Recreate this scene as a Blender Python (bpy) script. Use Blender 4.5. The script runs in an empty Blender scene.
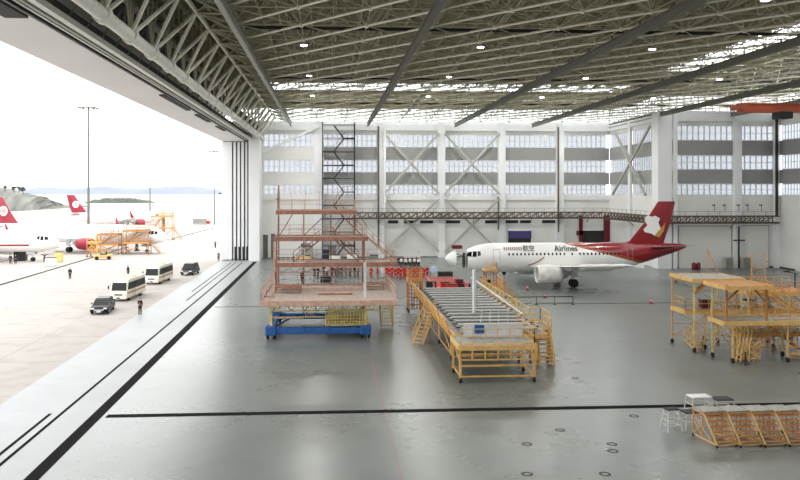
import bpy, bmesh, math, random
from mathutils import Vector, Matrix
random.seed(7)
C = bpy.context.scene.collection
PI = math.pi
# ---------------------------------------------------------------- camera calibration
H = 13.4; F = 750.0; CX = 374.0; HY = 190.0
A = math.atan(45.0/F); CA, SA = math.cos(A), math.sin(A)
def ray(px, py):
    u = (px-CX)/F; w = (HY-py)/F
    return (SA+u*CA, CA-u*SA, w)
def G(px, py, z=0.0):
    r = ray(px, py); t = (z-H)/r[2]
    return (r[0]*t, r[1]*t, z)
def XP(px, Y): r = ray(px, 0); return r[0]*Y/r[1]
def ZP(px, py, Y): r = ray(px, py); return H+r[2]*Y/r[1]

# ---------------------------------------------------------------- materials
def srgb(c):
    return tuple(((v/255)/12.92 if v/255 <= .04045 else ((v/255+.055)/1.055)**2.4) for v in c)
def mat(name, rgb, rough=.6, metal=0., var=.08, scale=3., bump=0., spec=None, coat=0.):
    m = bpy.data.materials.new(name); m.use_nodes = True
    nt = m.node_tree; b = nt.nodes['Principled BSDF']
    c = srgb(rgb)
    tc = nt.nodes.new('ShaderNodeTexCoord'); n = nt.nodes.new('ShaderNodeTexNoise')
    n.inputs['Scale'].default_value = scale; n.inputs['Detail'].default_value = 4
    nt.links.new(tc.outputs['Object'], n.inputs['Vector'])
    r = nt.nodes.new('ShaderNodeValToRGB')
    r.color_ramp.elements[0].position = .3; r.color_ramp.elements[1].position = .7
    r.color_ramp.elements[0].color = (*[max(0, v*(1-var*1.6)) for v in c], 1)
    r.color_ramp.elements[1].color = (*[min(1, v*(1+var)) for v in c], 1)
    nt.links.new(n.outputs['Fac'], r.inputs['Fac']); nt.links.new(r.outputs['Color'], b.inputs['Base Color'])
    b.inputs['Roughness'].default_value = rough; b.inputs['Metallic'].default_value = metal
    if spec is not None: b.inputs['Specular IOR Level'].default_value = spec
    if coat: b.inputs['Coat Weight'].default_value = coat
    if bump:
        bp = nt.nodes.new('ShaderNodeBump'); bp.inputs['Strength'].default_value = bump
        nt.links.new(n.outputs['Fac'], bp.inputs['Height']); nt.links.new(bp.outputs['Normal'], b.inputs['Normal'])
    return m
M = {}
M['white_wall'] = mat('white_wall', (226,226,222), .8, var=.05, scale=.15)
M['grey_wall'] = mat('grey_wall', (148,148,146), .8, var=.05, scale=.2)
M['jamb'] = mat('jamb', (228,230,230), .7, var=.03, scale=.2)
M['roof'] = mat('roof', (118,111,88), .9, var=.15, scale=.6)
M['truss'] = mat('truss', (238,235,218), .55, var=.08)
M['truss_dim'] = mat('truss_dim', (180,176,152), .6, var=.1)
M['beam'] = mat('beam', (105,104,96), .6)
M['beam_light'] = mat('beam_light', (170,170,160), .6)
M['pipe'] = mat('pipe', (225,224,214), .5)
M['soffit'] = mat('soffit', (232,230,230), .6, var=.03, scale=.1)
M['rail_white'] = mat('rail_white', (225,225,218), .5)
M['dark'] = mat('dark', (38,38,36), .7)
M['black'] = mat('black', (16,16,17), .5)
M['black_line'] = mat('black_line', (14,15,15), .95, spec=.1)
M['rubber'] = mat('rubber', (20,20,20), .8)
M['brown_steel'] = mat('brown_steel', (92,78,66), .6)
M['rust'] = mat('rust', (148,104,86), .6, var=.2)
M['rust_light'] = mat('rust_light', (196,160,142), .6, var=.15)
M['deck_pink'] = mat('deck_pink', (178,162,152), .7, var=.15)
M['blue'] = mat('blue', (28,84,150), .5, var=.15)
M['yellow'] = mat('yellow', (218,176,106), .5, var=.12)
M['yellow_pale'] = mat('yellow_pale', (214,194,120), .5, var=.15)
M['orange'] = mat('orange', (205,146,84), .5, var=.15)
M['deck_grey'] = mat('deck_grey', (150,148,140), .6, var=.2, scale=2)
M['deck_brown'] = mat('deck_brown', (176,120,66), .6, var=.15)
M['slat'] = mat('slat', (140,142,138), .45, var=.15)
M['steel'] = mat('steel', (185,187,188), .35, .6)
M['alu'] = mat('alu', (215,217,218), .4, .3)
M['plane_white'] = mat('plane_white', (236,236,234), .25, var=.02, scale=.5, coat=.3)
M['plane_grey'] = mat('plane_grey', (150,152,154), .4)
M['plane_red'] = mat('plane_red', (134,12,24), .28, var=.08, scale=.6, coat=.3)
M['wine'] = mat('wine', (148,28,50), .4, var=.05)
M['nacelle'] = mat('nacelle', (220,220,214), .4, var=.12, scale=1.5)
M['gold'] = mat('gold', (190,140,60), .4)
M['lettering'] = mat('lettering', (30,30,40), .5)
M['lettering_grey'] = mat('lettering_grey', (150,130,130), .5)
M['glass_dark'] = mat('glass_dark', (18,20,22), .15, var=.02, spec=.25)
M['car_black'] = mat('car_black', (16,17,22), .35, spec=.2)
M['car_grey'] = mat('car_grey', (44,44,48), .35, spec=.3)
M['bus_white'] = mat('bus_white', (226,222,206), .35, var=.03)
M['bus_yellow'] = mat('bus_yellow', (236,220,150), .4)
M['lamp_red'] = mat('lamp_red', (170,20,20), .3)
M['lamp_clear'] = mat('lamp_clear', (235,235,235), .15)
M['red'] = mat('red', (196,44,44), .55)
M['red_cloth'] = mat('red_cloth', (186,22,30), .8)
M['pink_red'] = mat('pink_red', (216,128,120), .6)
M['skin'] = mat('skin', (206,160,130), .6, var=.03)
M['hair'] = mat('hair', (25,20,18), .8)
M['black_cloth'] = mat('black_cloth', (28,29,34), .85)
M['navy_cloth'] = mat('navy_cloth', (36,42,66), .85)
M['white_cloth'] = mat('white_cloth', (226,226,228), .85)
M['grey_cloth'] = mat('grey_cloth', (110,108,104), .85)
M['purple'] = mat('purple', (70,62,120), .6)
M['dark_red'] = mat('dark_red', (110,24,36), .6)
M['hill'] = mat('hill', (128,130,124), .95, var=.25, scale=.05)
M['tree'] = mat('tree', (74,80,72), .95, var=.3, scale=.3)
M['haze_tinted_mountain'] = mat('haze_tinted_mountain', (124,132,150), 1., var=.05, scale=.01)  # pale blue-grey: distance haze is painted into the base colour
M['blue_disc'] = mat('blue_disc', (196,206,236), .4)
M['mirror_metal'] = mat('mirror_metal', (120,120,120), .3, .8)
M['floor_paint'] = mat('floor_paint', (160,112,106), .6)
M['tan_steel'] = mat('tan_steel', (176,132,84), .6, var=.2)
M['crane'] = mat('crane', (176,84,52), .55)
M['green_grey'] = mat('green_grey', (120,132,120), .7)
M['box_white'] = mat('box_white', (225,225,220), .6)

def floor_mat(name, rgb, rough, dark, sc):
    m = mat(name, rgb, rough, var=.05, scale=.08)
    nt = m.node_tree; b = nt.nodes['Principled BSDF']
    tc = nt.nodes.new('ShaderNodeTexCoord'); n = nt.nodes.new('ShaderNodeTexNoise')
    n.inputs['Scale'].default_value = sc; n.inputs['Detail'].default_value = 8; n.inputs['Roughness'].default_value = .65
    nt.links.new(tc.outputs['Object'], n.inputs['Vector'])
    mr = nt.nodes.new('ShaderNodeMapRange'); mr.inputs['From Min'].default_value = .35; mr.inputs['From Max'].default_value = .65
    mr.inputs['To Min'].default_value = rough*.93; mr.inputs['To Max'].default_value = rough*1.08
    nt.links.new(n.outputs['Fac'], mr.inputs['Value']); nt.links.new(mr.outputs['Result'], b.inputs['Roughness'])
    # scuffs and stains
    n2 = nt.nodes.new('ShaderNodeTexNoise'); n2.inputs['Scale'].default_value = .5; n2.inputs['Detail'].default_value = 10
    nt.links.new(tc.outputs['Object'], n2.inputs['Vector'])
    rr = nt.nodes.new('ShaderNodeValToRGB'); rr.color_ramp.elements[0].position = .36; rr.color_ramp.elements[1].position = .52
    rr.color_ramp.elements[0].color = (dark, dark, dark, 1); rr.color_ramp.elements[1].color = (1, 1, 1, 1)
    nt.links.new(n2.outputs['Fac'], rr.inputs['Fac'])
    mx = nt.nodes.new('ShaderNodeMix'); mx.data_type = 'RGBA'; mx.blend_type = 'MULTIPLY'; mx.inputs[0].default_value = 1
    src = b.inputs['Base Color'].links[0].from_socket
    nt.links.new(src, mx.inputs[6]); nt.links.new(rr.outputs['Color'], mx.inputs[7]); nt.links.new(mx.outputs[2], b.inputs['Base Color'])
    return m
M['floor'] = floor_mat('floor', (112,117,114), .28, .91, .05)
M['sill_floor'] = floor_mat('sill_floor', (150,152,154), .45, .95, .05)
M['apron'] = floor_mat('apron', (168,162,156), .9, .9, .12)

def panel_mat(name, rgb, trans=.8, tint=1.):
    """frosted daylight panel: passes the sky's light diffusely"""
    m = bpy.data.materials.new(name); m.use_nodes = True; nt = m.node_tree; nt.nodes.clear()
    o = nt.nodes.new('ShaderNodeOutputMaterial'); t = nt.nodes.new('ShaderNodeBsdfTranslucent'); d = nt.nodes.new('ShaderNodeBsdfTransparent')
    mx = nt.nodes.new('ShaderNodeMixShader'); mx.inputs[0].default_value = trans
    t.inputs[0].default_value = (*srgb(rgb), 1); d.inputs[0].default_value = (.9,.93,.96,1)
    d.inputs[0].default_value = (*[v*tint for v in (.96,.98,1)],1); t.inputs[0].default_value = (*[v*tint for v in srgb(rgb)],1)
    nt.links.new(d.outputs[0], mx.inputs[1]); nt.links.new(t.outputs[0], mx.inputs[2]); nt.links.new(mx.outputs[0], o.inputs[0])
    return m
M['frosted'] = panel_mat('frosted', (238,242,248), .6, .66)
M['skylight'] = panel_mat('skylight', (250,250,246), .4)
def emit_mat(name, rgb, s):
    m = bpy.data.materials.new(name); m.use_nodes = True; b = m.node_tree.nodes['Principled BSDF']
    b.inputs['Base Color'].default_value = (.8,.8,.8,1)
    b.inputs['Emission Color'].default_value = (*srgb(rgb),1); b.inputs['Emission Strength'].default_value = s
    return m
M['lamp_glow'] = emit_mat('lamp_glow', (255,252,240), 6)

# ---------------------------------------------------------------- mesh builder
class MB:
    def __init__(s): s.v = []; s.f = []; s.sm = []
    def add(s, vs, fs, smooth=False):
        k = len(s.v); s.v += [tuple(p) for p in vs]
        for f in fs: s.f.append(tuple(i+k for i in f)); s.sm.append(smooth)
        return s
    def box(s, x0, x1, y0, y1, z0, z1):
        vs = [(x,y,z) for z in (z0,z1) for y in (y0,y1) for x in (x0,x1)]
        return s.add(vs, [(0,2,3,1),(4,5,7,6),(0,1,5,4),(2,6,7,3),(0,4,6,2),(1,3,7,5)])
    def cbox(s, c, d, rz=0):
        R = Matrix.Rotation(rz, 3, 'Z'); vs = []
        for z in (-.5,.5):
            for y in (-.5,.5):
                for x in (-.5,.5):
                    p = R @ Vector((x*d[0], y*d[1], z*d[2])); vs.append((p.x+c[0], p.y+c[1], p.z+c[2]))
        return s.add(vs, [(0,2,3,1),(4,5,7,6),(0,1,5,4),(2,6,7,3),(0,4,6,2),(1,3,7,5)])
    def bbox(s, x0, x1, y0, y1, z0, z1, b=.05):
        """box with bevelled edges"""
        bm = bmesh.new(); bmesh.ops.create_cube(bm, size=1)
        for v in bm.verts:
            v.co = Vector(((x0+x1)/2+v.co.x*(x1-x0), (y0+y1)/2+v.co.y*(y1-y0), (z0+z1)/2+v.co.z*(z1-z0)))
        bmesh.ops.bevel(bm, geom=list(bm.edges), offset=b, segments=2, affect='EDGES', profile=.5)
        bm.verts.index_update()
        s.add([v.co[:] for v in bm.verts], [[v.index for v in f.verts] for f in bm.faces]); bm.free(); return s
    def bar(s, p, q, r, n=4, r2=None, caps=True, smooth=None):
        p = Vector(p); q = Vector(q); d = q-p
        if d.length < 1e-6: return s
        d.normalize(); a = Vector((0,0,1)) if abs(d.z) < .95 else Vector((1,0,0))
        e1 = d.cross(a).normalized(); e2 = d.cross(e1); r2 = r if r2 is None else r2
        vs = []; ph = PI/4 if n == 4 else 0
        for c, rr in ((p,r),(q,r2)):
            for k in range(n):
                t = ph+2*PI*k/n; vs.append(c+e1*math.cos(t)*rr+e2*math.sin(t)*rr)
        fs = [(k, (k+1)%n, n+(k+1)%n, n+k) for k in range(n)]
        s.add(vs, fs, (n > 5) if smooth is None else smooth)
        if caps: s.add(vs, [tuple(range(n))[::-1], tuple(range(n, 2*n))])
        return s
    def path(s, pts, r, n=6):
        for a, b in zip(pts[:-1], pts[1:]): s.bar(a, b, r, n)
        return s
    def loft(s, rings, cap=True, smooth=True):
        n = len(rings[0]); vs = [p for r in rings for p in r]; fs = []
        for i in range(len(rings)-1):
            for k in range(n): fs.append((i*n+k, i*n+(k+1)%n, (i+1)*n+(k+1)%n, (i+1)*n+k))
        s.add(vs, fs, smooth)
        if cap: s.add(rings[0], [tuple(range(n))[::-1]]); s.add(rings[-1], [tuple(range(n))])
        return s
    def lathe(s, prof, c, ax='z', n=20, cap=True):
        """prof: (along, radius)"""
        rings = []
        for a, r in prof:
            ring = []
            for k in range(n):
                t = 2*PI*k/n; x, y = r*math.cos(t), r*math.sin(t)
                if ax == 'z': ring.append((c[0]+x, c[1]+y, c[2]+a))
                elif ax == 'x': ring.append((c[0]+a, c[1]+x, c[2]+y))
                else: ring.append((c[0]+x, c[1]+a, c[2]+y))
            rings.append(ring)
        return s.loft(rings, cap)
    def prism(s, poly, y0, y1, plane='xz'):
        """poly in a plane, extruded along the third axis"""
        def m(a, b, t): return {'xz':(a,t,b), 'xy':(a,b,t), 'yz':(t,a,b)}[plane]
        n = len(poly); vs = [m(a,b,y0) for a,b in poly]+[m(a,b,y1) for a,b in poly]
        return s.add(vs, [tuple(range(n))[::-1], tuple(range(n,2*n))]+[(k,(k+1)%n,n+(k+1)%n,n+k) for k in range(n)])
    def ball(s, c, r, n=10, sc=(1,1,1)):
        rings = []
        for i in range(1, n//2+1):
            t = PI*i/(n//2+1)
            rings.append([(c[0]+r*sc[0]*math.sin(t)*math.cos(2*PI*k/n), c[1]+r*sc[1]*math.sin(t)*math.sin(2*PI*k/n), c[2]+r*sc[2]*math.cos(t)) for k in range(n)])
        return s.loft(rings)
    def mesh(s, name, m):
        me = bpy.data.meshes.new(name); me.from_pydata(s.v, [], s.f)
        me.polygons.foreach_set('use_smooth', s.sm); me.materials.append(M[m] if isinstance(m, str) else m)
        bm = bmesh.new(); bm.from_mesh(me); bmesh.ops.recalc_face_normals(bm, faces=bm.faces); bm.to_mesh(me); bm.free()
        return me
    def build(s, name, m, parent=None, label=None):
        o = bpy.data.objects.new(name, s.mesh(name, m)); C.objects.link(o)
        if parent: o.parent = parent
        if label: o['label'] = label
        return o
def tag(o, label, cat, group=None, kind=None):
    o['label'] = label; o['category'] = cat
    if group: o['group'] = group
    if kind: o['kind'] = kind
    return o
def thing(name, label, cat, loc=(0,0,0), rz=0, group=None):
    o = bpy.data.objects.new(name, None); C.objects.link(o); o.empty_display_size = .3
    o.location = loc; o.rotation_euler = (0,0,rz); return tag(o, label, cat, group)
def struct(o): o['kind'] = 'structure'; return o
def dup(r0, loc, rz=0, label=None, group=None, parent=None):
    r = r0.copy(); C.objects.link(r)
    if parent is None: r.location = loc; r.rotation_euler = (0,0,rz)
    if label: r['label'] = label
    if group: r['group'] = group
    for ch in r0.children: _dc(ch, r)
    return r
def _dc(ch, par):
    c = ch.copy(); C.objects.link(c); c.parent = par
    for g in ch.children: _dc(g, c)

# ================================================================ THE SETTING
XD = -13.75; XO = -20.5; YB = 148.6; XS = 56.6; Y2 = 125.2; XR = 77.3; YF = -9.0; ZR = 33.0
# floor and apron
struct(MB().box(XD-.35, XR+.5, YF, YB+.5, -.3, 0).build('floor', 'floor'))
struct(MB().box(XO, XD-.35, YF, YB+.5, -.3, 0).build('door_track_floor', 'sill_floor'))
ap = MB(); ap.box(-2600, XO, -300, 4200, -.32, -.02); ap.box(XO, 2600, YB+.9, 4200, -.32, -.02)
struct(ap.build('apron', 'apron'))
# trenches and rails set in the floor
def line(name, x0, x1, y0, y1, m='black_line', h=.012):
    struct(MB().box(x0, x1, y0, y1, .0, h).build(name, m))
line('floor_trench', XD-.35, XD+.35, YF, 141)
line('floor_trench', XD+.6, XR-.2, 45.0, 45.6)
line('floor_trench', XD+.6, XR-.2, 86.7, 86.92)
line('door_rail', -16.1, -15.9, YF, 140)
line('door_rail', -16.75, -16.55, YF, 46)
line('door_rail', -17.3, -17.15, 92, 140)
line('door_rail', -18.1, -17.95, 100, 140)
line('floor_stripe', 3.36, 3.41, YF, 62, 'floor_paint', .008)
line('floor_trench', 16.0, 16.12, 86.9, 140, 'dark', .01)
# apron joints: drain slots
for (a, b), w in ((((-40, 297), (128, 247)), .35), (((172, 239), (214, 228)), .35), (((0,262),(60,247)), .2)):
    p, q = G(*a), G(*b); struct(MB().bar((p[0],p[1],-.02), (q[0],q[1],-.02), w*.5).build('apron_drain', 'dark'))
for i, (a, b) in enumerate(((527,444),(527,474),(612,444),(613,451),(634,416),(605,474),(560,430),(575,378))):
    p = G(a, b); struct(MB().lathe([(0,.28),(.008,.28),(.008,.17),(0,.17)], p, 'z', 18, False).build('floor_anchor_ring', 'dark'))
jm = MB()
for k in range(28):
    y = 20+k*10; jm.box(-220, XO-.1, y, y+.06, -.02, -.012)
for k in range(18):
    x = -26-k*10; jm.box(x, x+.06, 0, 300, -.02, -.012)
struct(jm.build('apron_joint', 'grey_wall'))

# window rows (z ranges) shared by the walls
ROWS = ((12.5,14.5),(16.9,19.4),(21.9,24.5)); CLER = (26.9,29.6)
_wn = [0]
def window(axis, a0, a1, z0, z1, pos, step=.95, m='frosted'):
    """glazed band from a0 to a1 along axis, at depth pos"""
    _wn[0] += 1
    w = MB(); f = MB()
    def B(mb, p0, p1, q0, q1, zz0, zz1):
        if axis == 'x': mb.box(p0, p1, q0, q1, zz0, zz1)
        else: mb.box(q0, q1, p0, p1, zz0, zz1)
    B(w, a0, a1, pos+.0, pos+.02, z0, z1)
    o = struct(w.build('window_%d' % _wn[0], m))
    n = max(1, int((a1-a0)/step))
    for k in range(n+1):
        x = a0+(a1-a0)*k/n; B(f, x-.085, x+.085, pos-.06, pos+.08, z0, z1)
    for z in (z0+.05, (z0+z1)/2, z1-.05): B(f, a0, a1, pos-.05, pos+.07, z-.04, z+.04)
    f.build('window_frame', 'alu', o)
# back wall
COLB = [XP(319,YB), XP(380.5,YB), XP(441,YB), XP(501,YB), XP(559,YB), XS]
XL = XP(262,YB)
def wall_strips(name, axis, a0, a1, pos, th, rows=ROWS, cler=CLER, top=ZR, grey=True):
    w = MB(); g = MB()
    def B(mb, z0, z1, off=0):
        if axis == 'x': mb.box(a0, a1, pos+off, pos+th, z0, z1)
        else: mb.box(pos+off, pos+th, a0, a1, z0, z1)
    B(w, 0, rows[0][0]); B(w, rows[2][1], cler[0]); up_ = MB(); B(up_, cler[1], top)
    o = struct(w.build(name, 'white_wall'))
    sgn = .05 if th > 0 else -.05
    up_.build('upper_cladding', 'roof', o)
    B(g, rows[0][1], rows[1][0], sgn); B(g, rows[1][1], rows[2][0], sgn)
    g.build('spandrel_panel', 'grey_wall' if grey else 'white_wall', o)
    return o
wall_strips('wall_back', 'x', COLB[0], XS, YB, .4)
wall_strips('wall_back_left', 'x', XO, COLB[0], YB, .4, grey=False)
bays = [(XL+.3, COLB[0]-.6)]+[(COLB[i]+.75, COLB[i+1]-.75) for i in range(5)]
struct(MB().box(XO, XL+.3, YB, YB+.35, 12.5, 24.5).build('wall_pier', 'white_wall'))
for (a, b) in bays:
    for z0, z1 in ROWS: window('x', a, b, z0, z1, YB+.12)
window('x', XL, XS, CLER[0], CLER[1], YB+.12, 1.2, 'skylight')
# columns
def column(x, y, w=1.4, d=1.0, z1=26.4, name='wall_column', m='jamb', z0=0):
    struct(MB().box(x-w/2, x+w/2, y-d, y, z0, z1).build(name, m))
column(COLB[0], YB, 1.9, .8)
for x in COLB[1:5]: column(x, YB)
for x in (COLB[0], COLB[2], COLB[4]): pass
struct(MB().box(XL, XS, YB-.5, YB, 25.2, 26.4).build('wall_ledge', 'jamb'))
struct(MB().box(XL, XS, YB-.3, YB, 11.4, 12.3).build('wall_ledge', 'jamb'))
# X bracing on the back wall
def brace(pts, m='beam_light', r=.26, name='wall_brace'):
    b = MB()
    for p, q in pts: b.bar(p, q, r)
    struct(b.build(name, m))
y = YB-1.1
for i in (1, 2):
    a, b = COLB[i]+.6, COLB[i+1]-.6
    brace([((a,y,24.6),(b,y,12.6)), ((a,y-.25,12.6),(b,y-.25,24.6))])
    brace([((a,y,11.6),(b,y,1.2)), ((a,y-.25,1.2),(b,y-.25,11.6))])
brace([((XL+.2,YB-1,20.8),(COLB[0],YB-1,25.9))], 'jamb', .38)
# drain pipes
for px, z0, z1 in ((378,2,26), (556.5,5,26), (497,5.5,12)):
    x = XP(px, YB); struct(MB().bar((x,YB-1.25,z0),(x,YB-1.25,z1), .16, 8).build('drain_pipe', 'brown_steel' if px != 497 else 'beam'))
x = XP(384, YB); struct(MB().bar((x,YB-1.3,9),(x,YB-1.3,25.5), .28, 8).build('duct_pipe', 'jamb'))
# step wall (faces left), wall two, right wall
wall_strips('wall_step', 'y', Y2, YB, XS, .4)
ym = 137.5
for (a, b) in ((Y2+1.8, ym-.6), (ym+.6, YB-.8)):
    for z0, z1 in ROWS: window('y', a, b, z0, z1, XS+.12)
window('y', Y2, YB, CLER[0], CLER[1], XS+.12, 1.2, 'skylight')
struct(MB().box(XS-.5, XS, ym-.5, ym+.5, 0, 26.2).build('wall_column', 'jamb'))
struct(MB().box(XS-.8, XS+1.6, Y2-.9, Y2+1.6, 0, 26.6).build('wall_column', 'jamb'))
struct(MB().box(XS+1.9, XS+2.6, Y2-.9, Y2, 0, 26.6).build('wall_column', 'jamb'))
struct(MB().box(XS-.4, XS, Y2, YB, 25.2, 26.4).build('wall_ledge', 'jamb'))
brace([((XS-.9,Y2+2,24.5),(XS-.9,YB-4,12.5)), ((XS-1.1,Y2+3.5,12.5),(XS-1.1,YB-6,24.5))], 'beam_light', .25)
wall_strips('wall_back_right', 'x', XS+.4, XR+.4, Y2, .4)
XM = XP(736, Y2)
for (a, b) in ((XS+2.8, XM-.6), (XM+.6, XR-.7)):
    for z0, z1 in ROWS: window('x', a, b, z0, z1, Y2+.12)
window('x', XS+.4, XR, CLER[0], CLER[1], Y2+.12, 1.2, 'skylight')
column(XM, Y2, 1.2, .8); column(XR-.3, Y2, .9, .8)
struct(MB().box(XS+.4, XR, Y2-.4, Y2, 25.2, 26.4).build('wall_ledge', 'jamb'))
struct(MB().bar((XR-.75,Y2-1.1,9),(XR-.75,Y2-1.1,26.3), .24, 8).build('drain_pipe', 'dark'))
wall_strips('wall_right', 'y', YF, Y2, XR, .4)
yy = Y2-.8
while yy > 0:
    for z0, z1 in ROWS: window('y', yy-10.2, yy-.6, z0, z1, XR+.12, .8)
    struct(MB().box(XR-.6, XR, yy-11.4, yy-10.2, 0, 26.4).build('wall_column', 'jamb'))
    yy -= 12
window('y', YF, Y2, CLER[0], CLER[1], XR+.12, 1.6, 'skylight')
wf = MB(); wf.box(XO, XR+.4, YF-.4, YF, 0, ZR); struct(wf.build('wall_front', 'white_wall'))
# lower wall panels and doors
_dn = [0]
def door(x0, x1, z1, y, m, proud=.06, frame='jamb', z0=0):
    _dn[0] += 1
    o = struct(MB().box(x0, x1, y-proud, y, z0, z1).build('door_%d' % _dn[0], m))
    f = MB(); f.box(x0-.12, x0, y-proud-.06, y, z0, z1+.12); f.box(x1, x1+.12, y-proud-.06, y, z0, z1+.12); f.box(x0-.12, x1+.12, y-proud-.06, y, z1, z1+.12)
    f.build('door_frame', frame, o)
    h = MB(); h.box(x1-.35, x1-.2, y-proud-.12, y-proud, z0+1.0, z0+1.15); h.build('door_handle', 'dark', o)
    return o
def bx(px, w): return XP(px, YB)-w/2, XP(px, YB)+w/2
door(XP(263,YB), XP(268,YB), 4.6, YB, 'beam')
door(XP(271,YB), XP(275,YB), 4.8, YB, 'beam')
door(XP(301,YB), XP(311,YB), 2.9, YB, 'grey_wall')
door(XP(328,YB), XP(336,YB), 2.4, YB, 'grey_wall')
door(XP(404,YB), XP(420,YB), 6.6, YB, 'white_wall')
door(XP(508,YB), XP(531,YB), 5.2, YB, 'dark')
door(XP(582,YB), XP(608,YB), 5.2, YB, 'dark')
struct(MB().box(XP(508,YB), XP(531,YB), YB-.25, YB-.12, 3.7, 5.2).build('door_curtain', 'purple'))
rp = MB(); xa, xb = XP(580.5,YB), XP(609,YB)
rp.box(xa-.4,xa+.3,YB-.5,YB-.2,3,8.3); rp.box(xb-1.2,xb,YB-.5,YB-.2,3,8.3); rp.box(xa-.9,xa+.3,YB-.5,YB-.2,4.3,5.2)
struct(rp.build('door_surround', 'dark_red'))
for px0, px1 in ((388,398),(404,415),(420,433),(446,460),(485,497),(504,518),(520,531),(542,555)):
    struct(MB().box(XP(px0,YB), XP(px1,YB), YB-.14, YB-.05, 6.75, 7.35).build('wall_vent', 'dark'))
door(XS+3.2, XM-.9, 7.2, Y2, 'white_wall', .1, 'grey_wall')
door(XM+.9, XR-1.6, 7.2, Y2, 'white_wall', .1, 'grey_wall')
struct(MB().box(XM-.1,XM+.1,Y2-1.0,Y2-.8,0,7.2).build('drain_pipe', 'dark'))
struct(MB().box(XM-1.0,XM+1.0,Y2-1.05,Y2-.85,4.7,4.9).build('pipe_bracket', 'dark'))
struct(MB().box(XR-.1,XR,90,120,.0,7).build('door_%d' % 60, 'white_wall'))
bl = MB(); bl.box(XS+.4, XR, Y2-.05, Y2, 0, .25); struct(bl.build('baseboard_right', 'dark'))
bl = MB(); bl.box(XL, XS, YB-.05, YB, 0, .2); struct(bl.build('baseboard_back', 'beam'))
bl = MB(); bl.box(XR-.05, XR, 0, Y2, 0, .25); struct(bl.build('baseboard_side', 'dark'))

# door header (left side), outer fascia, guide rails
struct(MB().box(XO, -16.0, YF, YB+.4, 22.7, 23.1).build('door_header_soffit', 'soffit'))
struct(MB().box(XO, XO+.3, YF, YB+.4, 23.1, ZR).build('wall_left', 'white_wall'))
struct(MB().box(-16.0, -15.9, YF, YB, 22.8, 24.5).build('header_beam', 'dark'))
for (y0, y1) in ((YF, 41), ):
    struct(MB().box(-17.2, -16.0, y0, y1, 22.55, 22.69).build('soffit_recess', 'dark'))
for (y0, y1) in ((74,88), (93,103), (110,118)):
    struct(MB().box(-16.5, -16.0, y0, y1, 22.58, 22.69).build('soffit_recess', 'dark'))
for x0, x1, z, m in ((-15.75,-15.6,22.85,'rail_white'), (-15.45,-15.25,22.85,'beam_light'), (-15.1,-14.7,22.9,'rail_white')):
    struct(MB().box(x0, x1, YF, YB-2, z, z+.35).build('door_guide_rail', m))
struct(MB().box(-15.9,-13.4,YF,YB,25.4,25.6).build('header_shelf', 'dark'))
hb = MB()
for k in range(50):
    yk = -6+k*3.1; hb.bar((-14.9,yk,23.1),(-13.6,yk+.6,25.3),.09); hb.bar((-13.3,yk,24.0),(-13.3,yk,25.4),.07)
struct(hb.build('header_bracket', 'beam'))
# door jamb and stacked door leaves at the far end
struct(MB().box(-15.2, XL, 143, YB, 0, 24.5).build('wall_jamb', 'jamb'))
struct(MB().box(-15.4, -15.2, 143.5, YB, 0, 22.6).build('jamb_seal', 'black'))
xs = [(-20.45,-18.35,'jamb'), (-18.2,-17.6,'jamb'), (-17.45,-16.85,'jamb'), (-16.7,-16.1,'jamb'), (-15.95,-15.45,'jamb')]
for i, (x0, x1, m) in enumerate(xs):
    t = thing('hangar_door_leaf', ['wide outermost white hangar door leaf next to the apron', 'white hangar door leaf right behind the wide outer leaf', 'white hangar door leaf in the middle of the parked stack', 'white hangar door leaf, second from the black seal', 'narrow white hangar door leaf beside the black seal of the jamb'][i], 'hangar door', ((x0+x1)/2, 145.5, 0))
    w = (x1-x0)/2
    MB().box(-w, w, -1.2, 3, .15, 22.6).build('panel', m, t)
    e = MB(); e.box(w-.1, w+.04, -1.26, -1.2, .15, 22.6); e.build('edge_seal', 'dark', t)
    if i: MB().box(-w*.3, w*1.0, -1.32, -1.2, .1, 2.6).build('bottom_buffer', 'black', t)
    MB().bar((0,-1.0,.1),(0,-.9,.1),.1,8).build('wheel', 'rubber', t)

# ---- roof
zr = ZR
roof = MB()
roof.box(XO, XS-2.6, YF, 136.5, zr, zr+.2); roof.box(XS-2.6, XS+.6, 121, 136.5, zr, zr+.2); roof.box(XO, -11, 136.5, YB+.4, zr, zr+.2)
roof.box(XS+6.5, XR+.4, YF, Y2+.4, zr, zr+.2)
roof.box(XS+.6, XS+6.5, 121, Y2+.4, zr, zr+.2)
roof.box(-11, XS+.4, YB-.6, YB+.4, zr, zr+.2)
struct(roof.build('ceiling', 'roof'))
_wn[0] += 1; struct(MB().box(-11, XS+.6, 136.5, YB-.6, zr+.05, zr+.1).build('window_%d' % _wn[0], 'skylight'))
_wn[0] += 1; struct(MB().box(XS-2.6, XS+6.5, YF, 121, zr+.05, zr+.1).build('window_%d' % _wn[0], 'skylight'))
pur = MB()
yk = -6
while yk < YB:
    pur.box(XO, XS-2.6 if yk < 121 else XS+.6, yk, yk+.12, zr-.4, zr)
    if yk < Y2: pur.box(XS+6.5, XR, yk, yk+.12, zr-.4, zr)
    yk += 1.5 if yk < 134 else 100
xk = -18
while xk < XR:
    if not (XS-2.7 < xk < XS+6.4): pur.box(xk, xk+.15, YF, 136.5 if xk < XS else Y2, zr-.9, zr-.4)
    xk += 2.67
struct(pur.build('roof_purlin', 'truss_dim'))
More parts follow.
